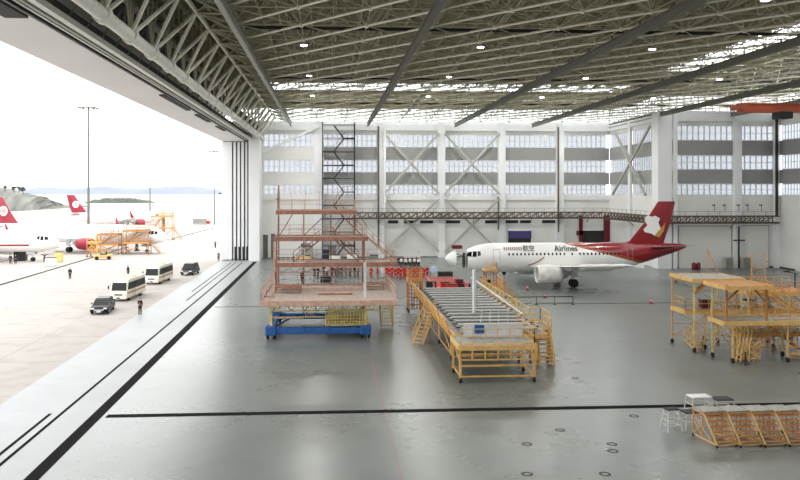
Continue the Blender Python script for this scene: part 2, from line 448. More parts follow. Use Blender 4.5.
# space frame
dx, dy = 16.03/3, 6.0; X0 = -7.6; Zb, Zt = 26.9, 30.6
nodes = lambda i, j: (X0+i*dx, -4.4+j*dy)
def inside(x, y): return y < YB and (x < XS+.3 or y < Y2)
low = MB(); web = MB(); up = MB(); nod = MB()
NI, NJ = 16, 26
for i in range(NI):
    for j in range(NJ):
        x, y = nodes(i, j)
        if not inside(x, y): continue
        nod.ball((x,y,Zb), .24, 6)
        for (a, b, r, mb) in ((1,-1,.11,low), (1,1,.05,web), (0,1,.045,web), (1,0,.04,web)):
            x2, y2 = nodes(i+a, j+b)
            if i+a < NI and 0 <= j+b < NJ and inside(x2, y2): mb.bar((x,y,Zb),(x2,y2,Zb), r, 5 if r > .1 else 3, caps=False)
        for sx in (-.5,.5):
            for sy in (-.5,.5):
                xt, yt = x+sx*dx, y+sy*dy
                if xt < X0 or not inside(xt, yt): continue
                up.bar((x,y,Zb),(xt,yt,Zt), .05, 3, caps=False)
        xt, yt = x+dx/2, y+dy/2
        if inside(xt, yt):
            nod.ball((xt,yt,Zt), .18, 6)
            up.bar((xt,yt,Zt),(xt+dx,yt,Zt), .08, 3, caps=False); up.bar((xt,yt,Zt),(xt,yt+dy,Zt), .08, 3, caps=False)
            up.bar((xt,yt,Zt),(xt+dx,yt+dy,Zt), .05, 3, caps=False)
            if yt > 130 or 50 < xt < 64: continue
            up.bar((xt,yt,Zt),(xt,yt,zr-.4), .06, 3, caps=False)
            up.bar((xt,yt,Zt),(xt+dx/2,yt+dy/2,zr-.4), .05, 3, caps=False); up.bar((xt,yt,Zt),(xt-dx/2,yt+dy/2,zr-.4), .05, 3, caps=False)
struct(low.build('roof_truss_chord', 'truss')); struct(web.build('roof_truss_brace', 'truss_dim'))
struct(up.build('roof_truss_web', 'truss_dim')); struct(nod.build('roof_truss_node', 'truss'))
# edge truss above the door opening
P0, P1, P2 = (-13.0, 23.5), (-10.3, 27.2), (-7.6, 26.4)
big = MB(); big.bar((P0[0],YF,P0[1]),(P0[0],YB,P0[1]), .42, 12)
nj = 26
for j in range(nj):
    yj = -4+j*6.0
    if yj < YB: big.bar((P0[0],yj-.35,P0[1]),(P0[0],yj+.35,P0[1]), .55, 12)
struct(big.build('edge_truss_pipe', 'pipe'))
et = MB(); ed = MB()
et.bar((P1[0],YF,P1[1]),(P1[0],YB-1,P1[1]), .14, 6); et.bar((-13.0,YF,31),(-13.0,YB-1,31), .2, 6); et.bar((-17.5,YF,28),(-17.5,YB-1,28), .15, 6)
for j in range(nj):
    yj = -4+j*6.0; yn = yj+3
    if yn > YB-3: continue
    et.ball((P1[0],yn,P1[1]), .28, 8)
    for yy_ in (yj, yj+6):
        et.bar((P0[0],yy_,P0[1]),(P1[0],yn,P1[1]), .15, 5)
        ed.bar((P1[0],yn,P1[1]),(P2[0],yy_,P2[1]), .09, 5)
        ed.bar((P1[0],yn,P1[1]),(-13.0,yy_,31), .07, 4)
        ed.bar((P0[0],yy_,P0[1]),(-13.0,yn,31), .08, 4)
        ed.bar((-17.5,yn,28),(-13.0,yy_,31), .07, 4)
        ed.bar((P1[0],yn,P1[1]),(X0+dx/2,yy_-.4,Zt), .06, 4)
    ed.bar((P0[0],yj,P0[1]),(-17.5,yn,28), .08, 4)
    ed.bar((P2[0],yn,P2[1]),(P1[0],yn,P1[1]), .07, 4)
    ed.bar((P0[0],yj,P0[1]),(-13,yj,31), .1, 4)
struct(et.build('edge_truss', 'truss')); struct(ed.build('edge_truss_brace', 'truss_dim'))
# crane runway beams under the roof
def ibeam(x, y0, y1, m, name='runway_beam', z=25.9, w=.5, h=.75):
    b = MB(); b.box(x-w/2,x+w/2,y0,y1,z,z+.1); b.box(x-.06,x+.06,y0,y1,z+.1,z+h-.1); b.box(x-w/2,x+w/2,y0,y1,z+h-.1,z+h)
    yk = y0+2
    while yk < y1: b.bar((x,yk,z+h),(x,yk,Zb+.1),.09); yk += 6
    return struct(b.build(name, m))
ibeam(-7.4, YF, YB-1, 'beam_light', w=.38)
for x in (7.6, 25.0, 40.5, 56.3): ibeam(x, YF, YB-1 if x < 56 else YB-.8, 'beam', w=.38, h=.75)
ibeam(68.5, YF, Y2-1, 'beam', w=.45, h=.7)
for yk in (38, 63.5, 92, 118): struct(MB().box(-7,XR-1,yk,yk+.22,26.95,27.2).build('roof_cable_tray', 'dark'))
# ---- catwalk along the walls
def catwalk(x0, y0, x1, y1, zb=7.8, step=1.6):
    t = thing('wall_catwalk', 'x', 'catwalk', (x0, y0, 0))
    d = Vector((x1-x0, y1-y0, 0)); L = d.length; d.normalize(); n = Vector((d.y, -d.x, 0))
    ch = MB(); br = MB(); dk = MB(); rl = MB()
    for off in (0, 1.2):
        br = MB()
        for z in (zb, zb+1.15):
            ch.bar(n*off+Vector((0,0,z)), d*L+n*off+Vector((0,0,z)), .15)
        k = 0
        while k*step < L-step:
            a = d*(k*step)+n*off; b = d*((k+1)*step)+n*off
            br.bar(a+Vector((0,0,zb)), b+Vector((0,0,zb+1.15)), .09); br.bar(b+Vector((0,0,zb+1.15)), b+Vector((0,0,zb)), .09)
            k += 1
        br.build('truss_brace', 'brown_steel', t)
    a = n*.6+Vector((0,0,zb+.1)); dk.bar(a, a+d*L, .5, 4)
    dkk = MB()
    c = (d*L/2+n*.6); dkk.cbox((c.x,c.y,zb+.12), (L, 1.2, .12), math.atan2(d.y, d.x))
    dkk.build('walkway_deck', 'dark', t); ch.build('truss_chord', 'brown_steel', t)
    k = 0
    while k*2 < L:
        p = d*(k*2)+n*1.2; rl.bar(p+Vector((0,0,zb+1.1)), p+Vector((0,0,zb+2.0)), .03); k += 1
    rl.bar(n*1.2+Vector((0,0,zb+2)), n*1.2+d*L+Vector((0,0,zb+2)), .03)
    rl.build('guard_rail', 'brown_steel', t)
    k = 0
    while k*11.5 < L:
        p = d*(k*11.5+1); MB().bar(p+Vector((0,0,zb-.9)), p+n*1.2+Vector((0,0,zb)), .07).build('support_bracket', 'brown_steel', t); k += 1
    return t
c = catwalk(XP(352,YB-1.5), YB-1.3, XS-2.2, YB-1.3); c['label'] = 'dark brown truss catwalk running along the far wall above the aircraft'
c = catwalk(XS-1.3, YB-3, XS-1.3, Y2-1.0); c['label'] = 'short brown truss catwalk on the recess side wall behind the tail fin'
c = catwalk(XS-.9, Y2-1.4, XR-1.2, Y2-1.4); c['label'] = 'dark truss catwalk on the right-hand back wall with small lights above'
for i, px in enumerate((715,725.5,739.5,748.5,762)):
    x = XP(px, Y2-2.8); y_=0; t = thing('catwalk_lamp', 'small dark lamp bracket standing on the right-hand wall catwalk rail', 'lamp', (x, Y2-2.62, 9.85), 0, 'lamp brackets on the right-hand catwalk')
    MB().bar((0,0,0),(0,0,.9),.05).build('post', 'dark', t); MB().bbox(-.35,.1,-.15,.15,.9,1.1,.03).build('lamp_head', 'dark', t)

# ---- stair tower
xa, xb = XP(322.5,YB-3), XP(354.5,YB-3)
t = thing('stair_tower', 'tall dark steel zigzag stair tower against the far wall', 'staircase', (xa, YB-4.2, 0))
W = xb-xa; fr = MB()
for x in (0, W):
    for y in (0, 3): fr.bar((x,y,0),(x,y,26.6), .13)
zz = 0; k = 0
while zz < 26.6:
    for y in (0,3): fr.bar((0,y,zz),(W,y,zz), .07)
    zz += 2.6
fr.build('frame', 'dark', t)
zz = 0.0; mid = W*.62
while zz < 25.5:
    f = MB(); h = 2.6
    f.cbox((1.1,1.5,zz+.05),(2.2,2.6,.22)); f.cbox((W-1.0,1.5,zz+h),(2.0,2.6,.22))
    n = 9
    for q in range(n):
        f.cbox((2.2+(W-4.2)*(q+.5)/n, .8, zz+h*(q+1)/n-.1), (.45, 1.1, .05)); f.cbox((2.2+(W-4.2)*(q+.5)/n, 2.2, zz+h+h*(n-q)/n-.1), (.45, 1.1, .05))
    for y in (.25, 1.35): f.bar((2.2,y,zz),(W-2,y,zz+h), .13)
    for y in (1.65, 2.75): f.bar((W-2,y,zz+h),(2.2,y,zz+2*h), .13)
    f.build('stair_flight', 'dark', t)
    r = MB()
    r.bar((2.2,.25,zz+1.1),(W-2,.25,zz+h+1.1),.04); r.bar((W-2,.25,zz+h+1.1),(W,.25,zz+h+1.1),.04); r.bar((0,.25,zz+1.1),(2.2,.25,zz+1.1),.04)
    for q in range(5): x = 2.2+(W-4.2)*q/4; r.bar((x,.25,zz+h*q/4),(x,.25,zz+h*q/4+1.1),.03)
    r.build('handrail', 'dark', t)
    zz += 2*h

# ---- overhead crane at the right
t = thing('overhead_crane', 'orange-red overhead crane girder hanging under the roof at the right', 'crane', (0, 104, 0))
g = MB(); g.box(58.5, XR-1, -.6, .6, 24.5, 25.7); g.box(58.5,XR-1,-.75,.75,25.6,25.8); g.build('girder', 'crane', t)
e = MB(); e.box(58.2,58.8,-1.8,1.8,24.9,25.6); e.build('end_carriage', 'crane', t)
e = MB(); e.bbox(64,66,-1,1,23.6,24.6,.1); e.build('hoist', 'dark', t)
# high bay lamps in the space frame
LAMP = 300.0; EXPO = 1.7
LP = [(x, y) for y in (31.6, 49.6, 67.6, 85.6, 103.6, 121.6, 139.6) for x in (X0+dx, X0+4*dx, X0+7*dx, X0+10*dx)]
lamp0 = None
for i, (x, y) in enumerate(LP):
    if lamp0 is None:
        lamp0 = thing('high_bay_lamp', 'small round white high bay lamp hanging in the roof frame', 'lamp', (x, y, 26.4), 0, 'high bay lamps under the roof')
        MB().bar((0,0,.1),(0,0,.5),.03).build('rod', 'dark', lamp0)
        MB().lathe([(0,.34),(.1,.3),(.25,.12)], (0,0,0)).build('shade', 'alu', lamp0)
        MB().lathe([(-.04,.3),(0,.3)], (0,0,0)).build('lens', 'lamp_glow', lamp0)
    else: dup(lamp0, (x, y, 26.4))

# ================================================================ AIRLINERS
def interp(tab, s):
    for a, b in zip(tab[:-1], tab[1:]):
        if s <= b[0]:
            t = (s-a[0])/(b[0]-a[0]); t = max(0, min(1, t))
            return [a[k]+(b[k]-a[k])*t for k in range(1, len(a))]
    return list(tab[-1][1:])
def fus_tab(L):
    # s, half width, half height, centre z
    T = [(0,.05,.05,3.25),(.25,.42,.40,3.27),(.8,.85,.82,3.33),(1.6,1.25,1.25,3.46),(2.4,1.52,1.58,3.6),(3.4,1.77,1.85,3.72),(4.6,1.92,2.01,3.8),(6,1.975,2.07,3.83)]
    E = L-12.2
    T += [(E,1.975,2.07,3.83),(E+2.2,1.93,1.93,3.96),(E+4.4,1.72,1.66,4.2),(E+6.6,1.4,1.33,4.5),(E+8.8,.98,.96,4.83),(E+10.8,.55,.6,5.1),(E+11.8,.3,.34,5.25),(L,.14,.16,5.3)]
    return T
def smooth_tab(T, n=70):
    L = T[-1][0]; out = []
    for k in range(n+1):
        s = L*k/n
        if k < 8: s = L*(k/8)**1.5*8/n
        w = .35 if s > 2.5 else .06
        vals = [interp(T, max(0, min(L, s+d*w))) for d in (-1,-.5,0,.5,1)]
        out.append((s, *[sum(v[q] for v in vals)/5 for q in range(3)]))
    return out
def red_split(name, white, red, s0, slope, gold=True):
    m = bpy.data.materials.new(name); m.use_nodes = True; nt = m.node_tree; b = nt.nodes['Principled BSDF']
    tc = nt.nodes.new('ShaderNodeTexCoord'); sp = nt.nodes.new('ShaderNodeSeparateXYZ'); nt.links.new(tc.outputs['Object'], sp.inputs[0])
    a = nt.nodes.new('ShaderNodeMath'); a.operation = 'MULTIPLY_ADD'; a.inputs[1].default_value = slope; nt.links.new(sp.outputs['Z'], a.inputs[0]); nt.links.new(sp.outputs['X'], a.inputs[2])
    r = nt.nodes.new('ShaderNodeValToRGB'); r.color_ramp.interpolation = 'CONSTANT'
    mr = nt.nodes.new('ShaderNodeMapRange'); e = s0+5.9*slope
    mr.inputs['From Min'].default_value = e-1; mr.inputs['From Max'].default_value = e+3; nt.links.new(a.outputs[0], mr.inputs['Value']); nt.links.new(mr.outputs['Result'], r.inputs['Fac'])
    W, R_, Gd = (*srgb(white),1), (*srgb(red),1), (*srgb((200,150,70)),1)
    r.color_ramp.elements[0].color = W; r.color_ramp.elements[0].position = 0
    r.color_ramp.elements[1].color = R_; r.color_ramp.elements[1].position = .25
    if gold:
        for p, c in ((.36,Gd),(.42,R_),(.6,Gd),(.635,R_)):
            q = r.color_ramp.elements.new(p); q.color = c
    nt.links.new(r.outputs['Color'], b.inputs['Base Color']); b.inputs['Roughness'].default_value = .25; b.inputs['Coat Weight'].default_value = .3
    return m
def airfoil(c0, chord, th, horizontal=True, n=14):
    """ring of section points; c0 = leading edge (x,y,z)"""
    pts = []
    for k in range(n):
        t = 2*PI*k/n; x = .5*(1-math.cos(t)); yt = th*chord*(1.2*math.sqrt(max(x,0))*(1-x)+.02)*(1 if t < PI else -1)
        if horizontal: pts.append((c0[0]+x*chord, c0[1], c0[2]+yt))
        else: pts.append((c0[0]+x*chord, c0[1]+yt, c0[2]))
    return pts
def airliner(label, loc, rz, L=33.84, hangar=True, fin_m='plane_red', body_m='plane_white', engine_m='nacelle', emblem='patch', detail=True, sharklet=False):
    t = thing('airliner', label, 'airplane', loc, rz)
    T = fus_tab(L); S = smooth_tab(T); n = 28
    def surf(s, z, side=-1, off=.015):
        ry, rz_, zc = interp(S, s); q = max(-.999, min(.999, (z-zc)/rz_))
        return (s, side*(ry*math.sqrt(1-q*q)+off), z)
    rings = []; sn = 1.55 if hangar else 0
    for (s, ry, rzz, zc) in S:
        if s < sn: continue
        rings.append([(s, ry*math.sin(2*PI*k/n), zc+rzz*math.cos(2*PI*k/n)) for k in range(n)])
    fus = MB().loft(rings).build('fuselage', body_m, t)
    # belly fairing
    bf = MB(); w0 = L*.31
    bf.loft([[(w0+s, 1.95*sc*math.sin(2*PI*k/16), 2.35+.85*sc*math.cos(2*PI*k/16)) for k in range(16)] for s, sc in ((0,.3),(1,.75),(2.5,1),(6,1),(8,.75),(9.5,.25))])
    bf.build('belly_fairing', 'plane_white', t)
    if hangar:   # open radome swung forward, dark bulkhead behind it
        ring = []
        MB().lathe([(0,1.1),(.04,1.18)], (1.5,0,3.42), 'x', 24).build('nose_bulkhead', 'dark', t)
        MB().lathe([(-1.45,.04),(-1.35,.3),(-1.0,.62),(-.5,.93),(-.05,1.12),(0,1.14)], (.3,-.15,3.75), 'x', 24).build('radome', 'plane_white', t, 'open white nose radome')
        a = MB(); a.bar((.25,-.6,4.4),(1.6,-.5,4.0),.05); a.bar((.25,.6,4.4),(1.6,.5,4.0),.05); a.build('radome_hinge', 'dark', t)
        d = MB(); d.cbox((.5,-.3,5.35),(1.4,.8,.5)); d.build('cockpit_cover', 'dark_red', t, 'dark red cover over the windscreen')
    # wings
    wr = L*.31 if L < 40 else L*.33
    for sd in (-1, 1):
        w = MB()
        w.loft([airfoil((wr, sd*1.2, 2.55), 7.6, .055), airfoil((wr+2.7, sd*6.4, 3.1), 4.6, .05), airfoil((wr+8.3, sd*17.05, 4.25), 1.5, .04)])
        wo = w.build('wing', 'plane_white', t)
        if sharklet:
            w = MB(); w.loft([airfoil((wr+8.4, sd*17.0, 4.25), 1.4, .05), airfoil((wr+9.5, sd*17.5, 5.6), .8, .05), airfoil((wr+10, sd*17.6, 6.6), .4, .05)]); w.build('winglet', fin_m, wo)
        else:
            w = MB(); w.prism([(wr+8.6,4.1),(wr+9.9,3.95),(wr+9.9,4.6),(wr+9.4,4.55)], sd*17.05-.03, sd*17.05+.03); w.build('wing_fence', 'plane_white', wo)
        for yq in (5.0, 8.6, 12.2):
            fl = MB()
            xq = wr+.52*(yq-1.2)+5.4-.28*yq+1.2; fl.loft([[(xq+a, sd*yq+.16*r*math.sin(2*PI*k/8), 2.75+.1*yq-.15+.22*r*math.cos(2*PI*k/8)) for k in range(8)] for a, r in ((-1.4,.1),(-.8,.8),(.3,1),(1.2,.5),(1.7,.1))])
            fl.build('flap_fairing', 'plane_white', wo)
        # engine
        ex = wr-.1 if L < 35 else wr-1; ey = sd*5.75; ez = 2.05
        e = MB().lathe([(.15,.98),(0,1.06),(.05,1.14),(.6,1.27),(1.8,1.3),(2.9,1.2),(3.35,1.05),(3.3,.98),(2.4,1.0),(.5,.95),(.15,.98)], (ex,ey,ez), 'x', 24, False).build('engine_nacelle', engine_m, t)
        MB().lathe([(.55,.02),(.95,.3),(1.0,.96),(1.1,.96)], (ex,ey,ez), 'x', 24).build('fan', 'dark', e)
        MB().lathe([(3.2,.75),(4.2,.5),(4.25,.3),(4.9,.05)], (ex,ey,ez), 'x', 18).build('exhaust_cone', 'plane_grey', e)
        p = MB(); p.prism([(ex+.8,ez+1.2),(ex+4.5,ez+.85),(ex+5.2,ez+.5),(ex+3.6,ez+.4),(ex+3,ez+.9),(ex+1.2,ez+1.0)], ey-.18, ey+.18); p.build('pylon', 'plane_white', e)
        # stabilizer
        w = MB(); w.loft([airfoil((L-6.0, sd*.6, 5.25), 3.9, .045), airfoil((L-2.8, sd*6.2, 5.85), 1.5, .04)]); w.build('stabilizer', 'plane_grey', t)
        # main gear
        g = MB(); gx = 5.07+11.04 if L < 40 else 5.07+16.9
        g.bar((gx,sd*3.8,.6),(gx-.1,sd*3.6,3.0), .13, 8); g.bar((gx,sd*3.8,1.2),(gx-1.2,sd*2.6,2.6), .07, 6); g.bar((gx,sd*3.35,.58),(gx,sd*4.25,.58), .1, 8); g.cbox((gx+.1,sd*4.05,2.0),(1.0,.05,1.3))
        go = g.build('main_gear', 'steel', t)
        for q in (-.36,.36): MB().lathe([(-.2,.35),(-.19,.5),(-.12,.58),(.12,.58),(.19,.5),(.2,.35)], (gx,sd*3.8+q,.58), 'y', 20).build('wheel', 'rubber', go)
    # nose gear
    g = MB(); g.bar((5.07,0,.4),(5.2,0,2.2),.1,8); g.bar((5.07,-.35,.38),(5.07,.35,.38),.07,8); g.bar((5.1,0,.9),(6.2,0,2.0),.05,6)
    for sd in (-1,1): g.cbox((5.3,sd*.5,1.6),(1.6,.04,.5))
    go = g.build('nose_gear', 'steel', t)
    for q in (-.25,.25): MB().lathe([(-.11,.2),(-.1,.33),(-.06,.38),(.06,.38),(.1,.33),(.11,.2)], (5.07,q,.38), 'y', 18).build('wheel', 'rubber', go)
    # fin
    f = MB(); B = L-33.84
    f.loft([airfoil((24.0+B,0,5.55),6.6,.012,False), airfoil((25.6+B,0,6.1),5.1,.03,False), airfoil((27.9+B,0,8.9),3.75,.035,False), airfoil((29.7+B,0,11.66),2.6,.035,False), airfoil((30.0+B,0,11.76),2.2,.02,False)])
    fo = f.build('tail_fin', fin_m, t)
    r = MB()
    for sd in (-1,1): r.prism([(29.05+B,6.4),(29.12+B,6.4),(31.6+B,11.5),(31.53+B,11.5)], sd*.13-.005, sd*.13+.005)
    r.build('rudder_joint', 'dark', fo)
    if emblem == 'patch':
        pl = [(27.95,9.5),(28.35,9.75),(28.7,9.55),(29.3,9.7),(30.0,9.3),(29.75,8.75),(29.95,8.2),(30.15,7.75),(29.7,7.0),(29.35,6.75),(28.7,7.15),(27.75,7.35),(27.55,7.75),(28.15,8.35),(27.85,8.75)]
        for sd in (-1,1): MB().prism(pl, sd*.165-.02, sd*.165+.02).build('fin_emblem', 'plane_white', fo, 'white angular emblem')
        MB().prism([(29.2,6.9),(29.8,6.55),(30.55,7.5),(30.8,8.8),(30.4,8.2)], -.19, -.17).build('fin_stripe', 'gold', fo, 'gold stripe')
    elif emblem == 'round':
        for sd in (-1,1):
            d = MB(); cx, cz = 29.35+B, 8.6
            d.lathe([(-.03,1.15),(.03,1.15)], (cx, sd*.17, cz), 'y', 22)
            eo = d.build('fin_emblem', 'plane_white', fo, 'round white emblem with red rings')
            q = MB()
            for rr in (.85,.5,.2):
                ring = [(cx+rr*math.cos(2*PI*k/18), sd*.215, cz+rr*math.sin(2*PI*k/18)) for k in range(19)]
                q.path(ring, .07, 4)
            q.build('emblem_ring', fin_m, eo)
    # glazing
    for sd in (-1,1):
        for pts in (((1.75,4.15),(2.35,4.05),(2.5,4.75),(2.0,4.65)), ((2.5,4.05),(3.05,4.1),(3.1,4.8),(2.65,4.8)), ((3.2,4.15),(3.65,4.3),(3.6,4.8),(3.25,4.85))):
            q = [surf(s, z, sd, .07) for s, z in pts]; q2 = [surf(s, z, sd, -.05) for s, z in pts]
            MB().add(q+q2, [(0,1,2,3),(4,5,6,7),(0,1,5,4),(1,2,6,5),(2,3,7,6),(3,0,4,7)]).build('cockpit_window', 'glass_dark', t)
    near = -1
    if detail:
        s = 7.6
        k = 0
        while s < L-10.5:
            if k not in (15, 17):
                m = MB(); z = 4.42
                pts = [(s+.13*math.cos(2*PI*q/8), z+.19*math.sin(2*PI*q/8)) for q in range(8)]
                a = [surf(u_, v_, near, .02) for u_, v_ in pts]; b = [surf(u_, v_, near, -.04) for u_, v_ in pts]
                m.add(a+b, [tuple(range(8))]+[(q,(q+1)%8,8+(q+1)%8,8+q) for q in range(8)]); m.build('cabin_window', 'glass_dark', t)
            s += .56; k += 1
        for s0, s1, z0, z1 in ((5.4,6.3,3.1,5.1), (L-9.3,L-8.5,3.4,5.2)):
            o = MB(); pts = []
            for a, b in (((s0,z0),(s1,z0)), ((s1,z0),(s1,z1)), ((s1,z1),(s0,z1)), ((s0,z1),(s0,z0))):
                seg = [surf(a[0]+(b[0]-a[0])*q/5, a[1]+(b[1]-a[1])*q/5, near, .01) for q in range(6)]; o.path(seg, .03, 4)
            o.build('cabin_door', 'plane_grey' if hangar else 'wine', t, 'outlined forward cabin door' if s0 < 8 else 'outlined rear cabin door')
    return t, surf
def body_text(t, surf, txt, s0, z0, size, m, name='airline_name', xscale=1.0):
    cu = bpy.data.curves.new('txt', 'FONT'); cu.body = txt; cu.size = size; cu.resolution_u = 2; cu.offset = .01*size
    ob = bpy.data.objects.new('txt', cu); C.objects.link(ob); bpy.context.view_layer.update()
    me = bpy.data.meshes.new_from_object(ob.evaluated_get(bpy.context.evaluated_depsgraph_get()))
    bpy.data.objects.remove(ob)
    for v in me.vertices:
        v.co = Vector(surf(s0+v.co.x*xscale, z0+v.co.y, -1, .1))
    me.materials.clear(); me.materials.append(M[m])
    o = bpy.data.objects.new(name, me); C.objects.link(o); o.parent = t; return o
M['a319_body'] = red_split('a319_body', (236,236,234), (134,12,24), 15.5, 3.83)
PX, PY = XP(453, 105.4), 105.4
jet, surf = airliner('white airliner with red rear fuselage and tail parked inside the hangar', (PX, PY, 0), 0, 33.84, True, 'plane_red', M['a319_body'])
body_text(jet, surf, 'Airlines', 14.1, 4.83, 1.08, 'lettering', xscale=1.0)
body_text(jet, surf, '航空', 9.6, 4.9, .85, 'lettering')
g = MB()
for k in range(9): a = surf(6.9+.3*k, 4.95, -1, .03); b = surf(6.9+.3*k+.2, 5.4, -1, .03); g.add([a, (b[0],a[1],a[2]), b, (a[0],b[1],b[2])], [(0,1,2,3)])
g.build('airline_name', 'lettering_grey', jet, 'faint grey characters')
# ---- aircraft parked outside
M['out_body'] = red_split('out_body', (238,238,238), (150,28,50), 60, 1, False)
def face(p, q):   # rz so local +x goes from p (nose) to q (tail)
    return math.atan2(q[1]-p[1], q[0]-p[0])
for args in (
  dict(nose=(-34.0,161.0), tail=(-78.6,178.0), L=47.5, lab='white airliner behind yellow work stands outside, with red engine and tail', em='round', eng='wine'),
  dict(nose=(-60.5,277.0), tail=(-88,252.5), L=36.5, lab='farthest white airliner outside, its wine red fin right of the first fin', em='round', eng='wine'),
  dict(nose=(-50.5,144.5), tail=(-88.0,145.5), L=37.6, lab='white airliner with thin red body stripe entering the photo from the left edge', em='round', eng='nacelle')):
    t, sf = airliner(args['lab'], (args['nose'][0], args['nose'][1], 0), face(args['nose'], args['tail']), args['L'], False, 'wine', 'plane_white', args['eng'], args['em'], detail=(args['eng'] == 'nacelle'), sharklet=True)
    if args['eng'] == 'nacelle':
        # stripe on the side that faces the hangar
        st = MB(); n = 24
        for sd in (-1,1):
            top = [sf(5+k*22/n, 3.25+.06, sd, .02) for k in range(n+1)]; bot = [sf(5+k*22/n, 3.0, sd, .02) for k in range(n+1)]
            st.add(top+bot, [(k,k+1,n+2+k,n+1+k) for k in range(n)])
        st.build('body_stripe', 'wine', t, 'thin wine red stripe')

# ================================================================ PEOPLE
def skin_mesh(verts, edges, radii, sub=1):
    me = bpy.data.meshes.new('s'); me.from_pydata(verts, edges, []); o = bpy.data.objects.new('s', me); C.objects.link(o)
    md = o.modifiers.new('s', 'SKIN'); md.use_smooth_shade = True
    for i, r in enumerate(radii):
        sv = me.skin_vertices[0].data[i]; sv.radius = r if isinstance(r, tuple) else (r, r); sv.use_root = (i == 0)
    o.modifiers.new('u', 'SUBSURF').levels = sub
    bpy.context.view_layer.update()
    out = bpy.data.meshes.new_from_object(o.evaluated_get(bpy.context.evaluated_depsgraph_get()))
    bpy.data.objects.remove(o); return out
def person_meshes(pose):
    """pose: dict with arm, leg offsets. Faces -Y. Height 1.75."""
    J = {'pel':(0,0,.93), 'wai':(0,0,1.1), 'che':(0,0,1.3), 'nb':(0,.01,1.46), 'he':(0,0,1.56), 'ht':(0,-.005,1.655), 'hc':(0,.0,1.70)}
    R = {'pel':(.15,.105), 'wai':(.135,.1), 'che':(.16,.11), 'nb':(.065,.065), 'he':(.062,.068), 'ht':(.078,.098), 'hc':(.05,.06)}
    E = [('pel','wai'),('wai','che'),('che','nb'),('nb','he'),('he','ht'),('ht','hc')]
    for s, n in ((-1,'l'),(1,'r')):
        a = pose.get('arm_'+n, ((.24,0,1.14),(.25,-.06,.9)))
        J['sh'+n] = (s*.175,0,1.415); J['el'+n] = (s*a[0][0],a[0][1],a[0][2]); J['wr'+n] = (s*a[1][0],a[1][1],a[1][2])
        w = Vector(J['wr'+n]); d = (w-Vector(J['el'+n])).normalized(); J['pa'+n] = tuple(w+d*.07)
        R['sh'+n] = .06; R['el'+n] = .042; R['wr'+n] = .028; R['pa'+n] = (.04,.018)
        E += [('che','sh'+n),('sh'+n,'el'+n),('el'+n,'wr'+n),('wr'+n,'pa'+n)]
        l = pose.get('leg_'+n, (0, 0))
        J['hi'+n] = (s*.09,0,.86); J['kn'+n] = (s*.10,-l[0]*.5-.02,.49); J['an'+n] = (s*.11,-l[0]+l[1],.1+abs(l[1])*.4); J['to'+n] = (s*.125,-l[0]+l[1]-.16,.04)
        R['hi'+n] = .088; R['kn'+n] = .056; R['an'+n] = .042; R['to'+n] = (.042,.034)
        E += [('pel','hi'+n),('hi'+n,'kn'+n),('kn'+n,'an'+n),('an'+n,'to'+n)]
    names = list(J)
    def make(keys, grow=0., sub=1):
        keys = [k for k in names if k in keys]; idx = {k:i for i,k in enumerate(keys)}
        rr = []
        for k in keys:
            r = R[k]; r = r if isinstance(r, tuple) else (r, r); rr.append((r[0]+grow, r[1]+grow))
        return skin_mesh([J[k] for k in keys], [(idx[a],idx[b]) for a,b in E if a in idx and b in idx], rr, sub)
    body = make(names)
    bm = bmesh.new(); bm.from_mesh(body)
    for n, s in (('l',-1),('r',1)):      # fingers rooted in the palm, thumb from its side
        p = Vector(J['pa'+n]); d = (p-Vector(J['wr'+n])).normalized(); side = Vector((0,1,0)) if abs(d.y) < .8 else Vector((0,0,1))
        side = (side-d*side.dot(d)).normalized(); curl = side.cross(d)*(-s)
        mb = MB()
        for q, ln in enumerate((.075,.085,.08,.062)):
            b0 = p+side*(.03-.02*q)-d*.02; b1 = b0+d*(ln*.6+.02); b2 = b1+(d*.8+curl*.5)*ln*.45
            mb.bar(b0,b1,.0095,6,.009); mb.bar(b1,b2,.009,6,.007)
        b0 = p+side*.03-d*.05; b1 = b0+(side*.7+d*.7)*.045; b2 = b1+d*.035
        mb.bar(b0,b1,.011,6,.010); mb.bar(b1,b2,.010,6,.008)
        vs = [bm.verts.new(v) for v in mb.v]
        for f in mb.f:
            try: bm.faces.new([vs[i] for i in f])
            except ValueError: pass
    mb = MB(); mb.bar((0,-.09,1.655),(0,-.125,1.625),.008,5,.016); mb.ball((-.088,0,1.64),.025,6,(.5,1,1.3)); mb.ball((.088,0,1.64),.025,6,(.5,1,1.3))
    vs = [bm.verts.new(v) for v in mb.v]
    for f in mb.f:
        try: bm.faces.new([vs[i] for i in f])
        except ValueError: pass
    bm.to_mesh(body); bm.free()
    top = make(['wai','che','nb','shl','ell','wrl','shr','elr','wrr','pel'], .03)
    # neck opening: drop faces above the collar
    bm = bmesh.new(); bm.from_mesh(top); bmesh.ops.delete(bm, geom=[v for v in bm.verts if v.co.z > 1.5 and abs(v.co.x) < .11], context='VERTS'); bm.to_mesh(top); bm.free()
    legs = make(['pel','hil','knl','anl','hir','knr','anr'], .032)
    shoes = MB()
    for n in 'lr':
        a = Vector(J['an'+n]); to = Vector(J['to'+n]); shoes.bbox(a.x-.052,a.x+.052,to.y-.05,a.y+.07,max(0,to.z-.04),max(0,to.z-.04)+.1,.02)
    hair = MB(); rings = []
    for i in range(1, 6):
        th = i*.32; rings.append([(.097*math.sin(th)*math.sin(2*PI*k/12), .012+.115*math.sin(th)*math.cos(2*PI*k/12)*(1 if math.cos(2*PI*k/12) > -.3 else .93), 1.665+.105*math.cos(th)) for k in range(12)])
    hair.loft(rings)
    eyes = MB(); eyes.ball((-.032,-.094,1.668),.012,6); eyes.ball((.032,-.094,1.668),.012,6)
    mouth = MB(); mouth.cbox((0,-.098,1.597),(.045,.012,.008))
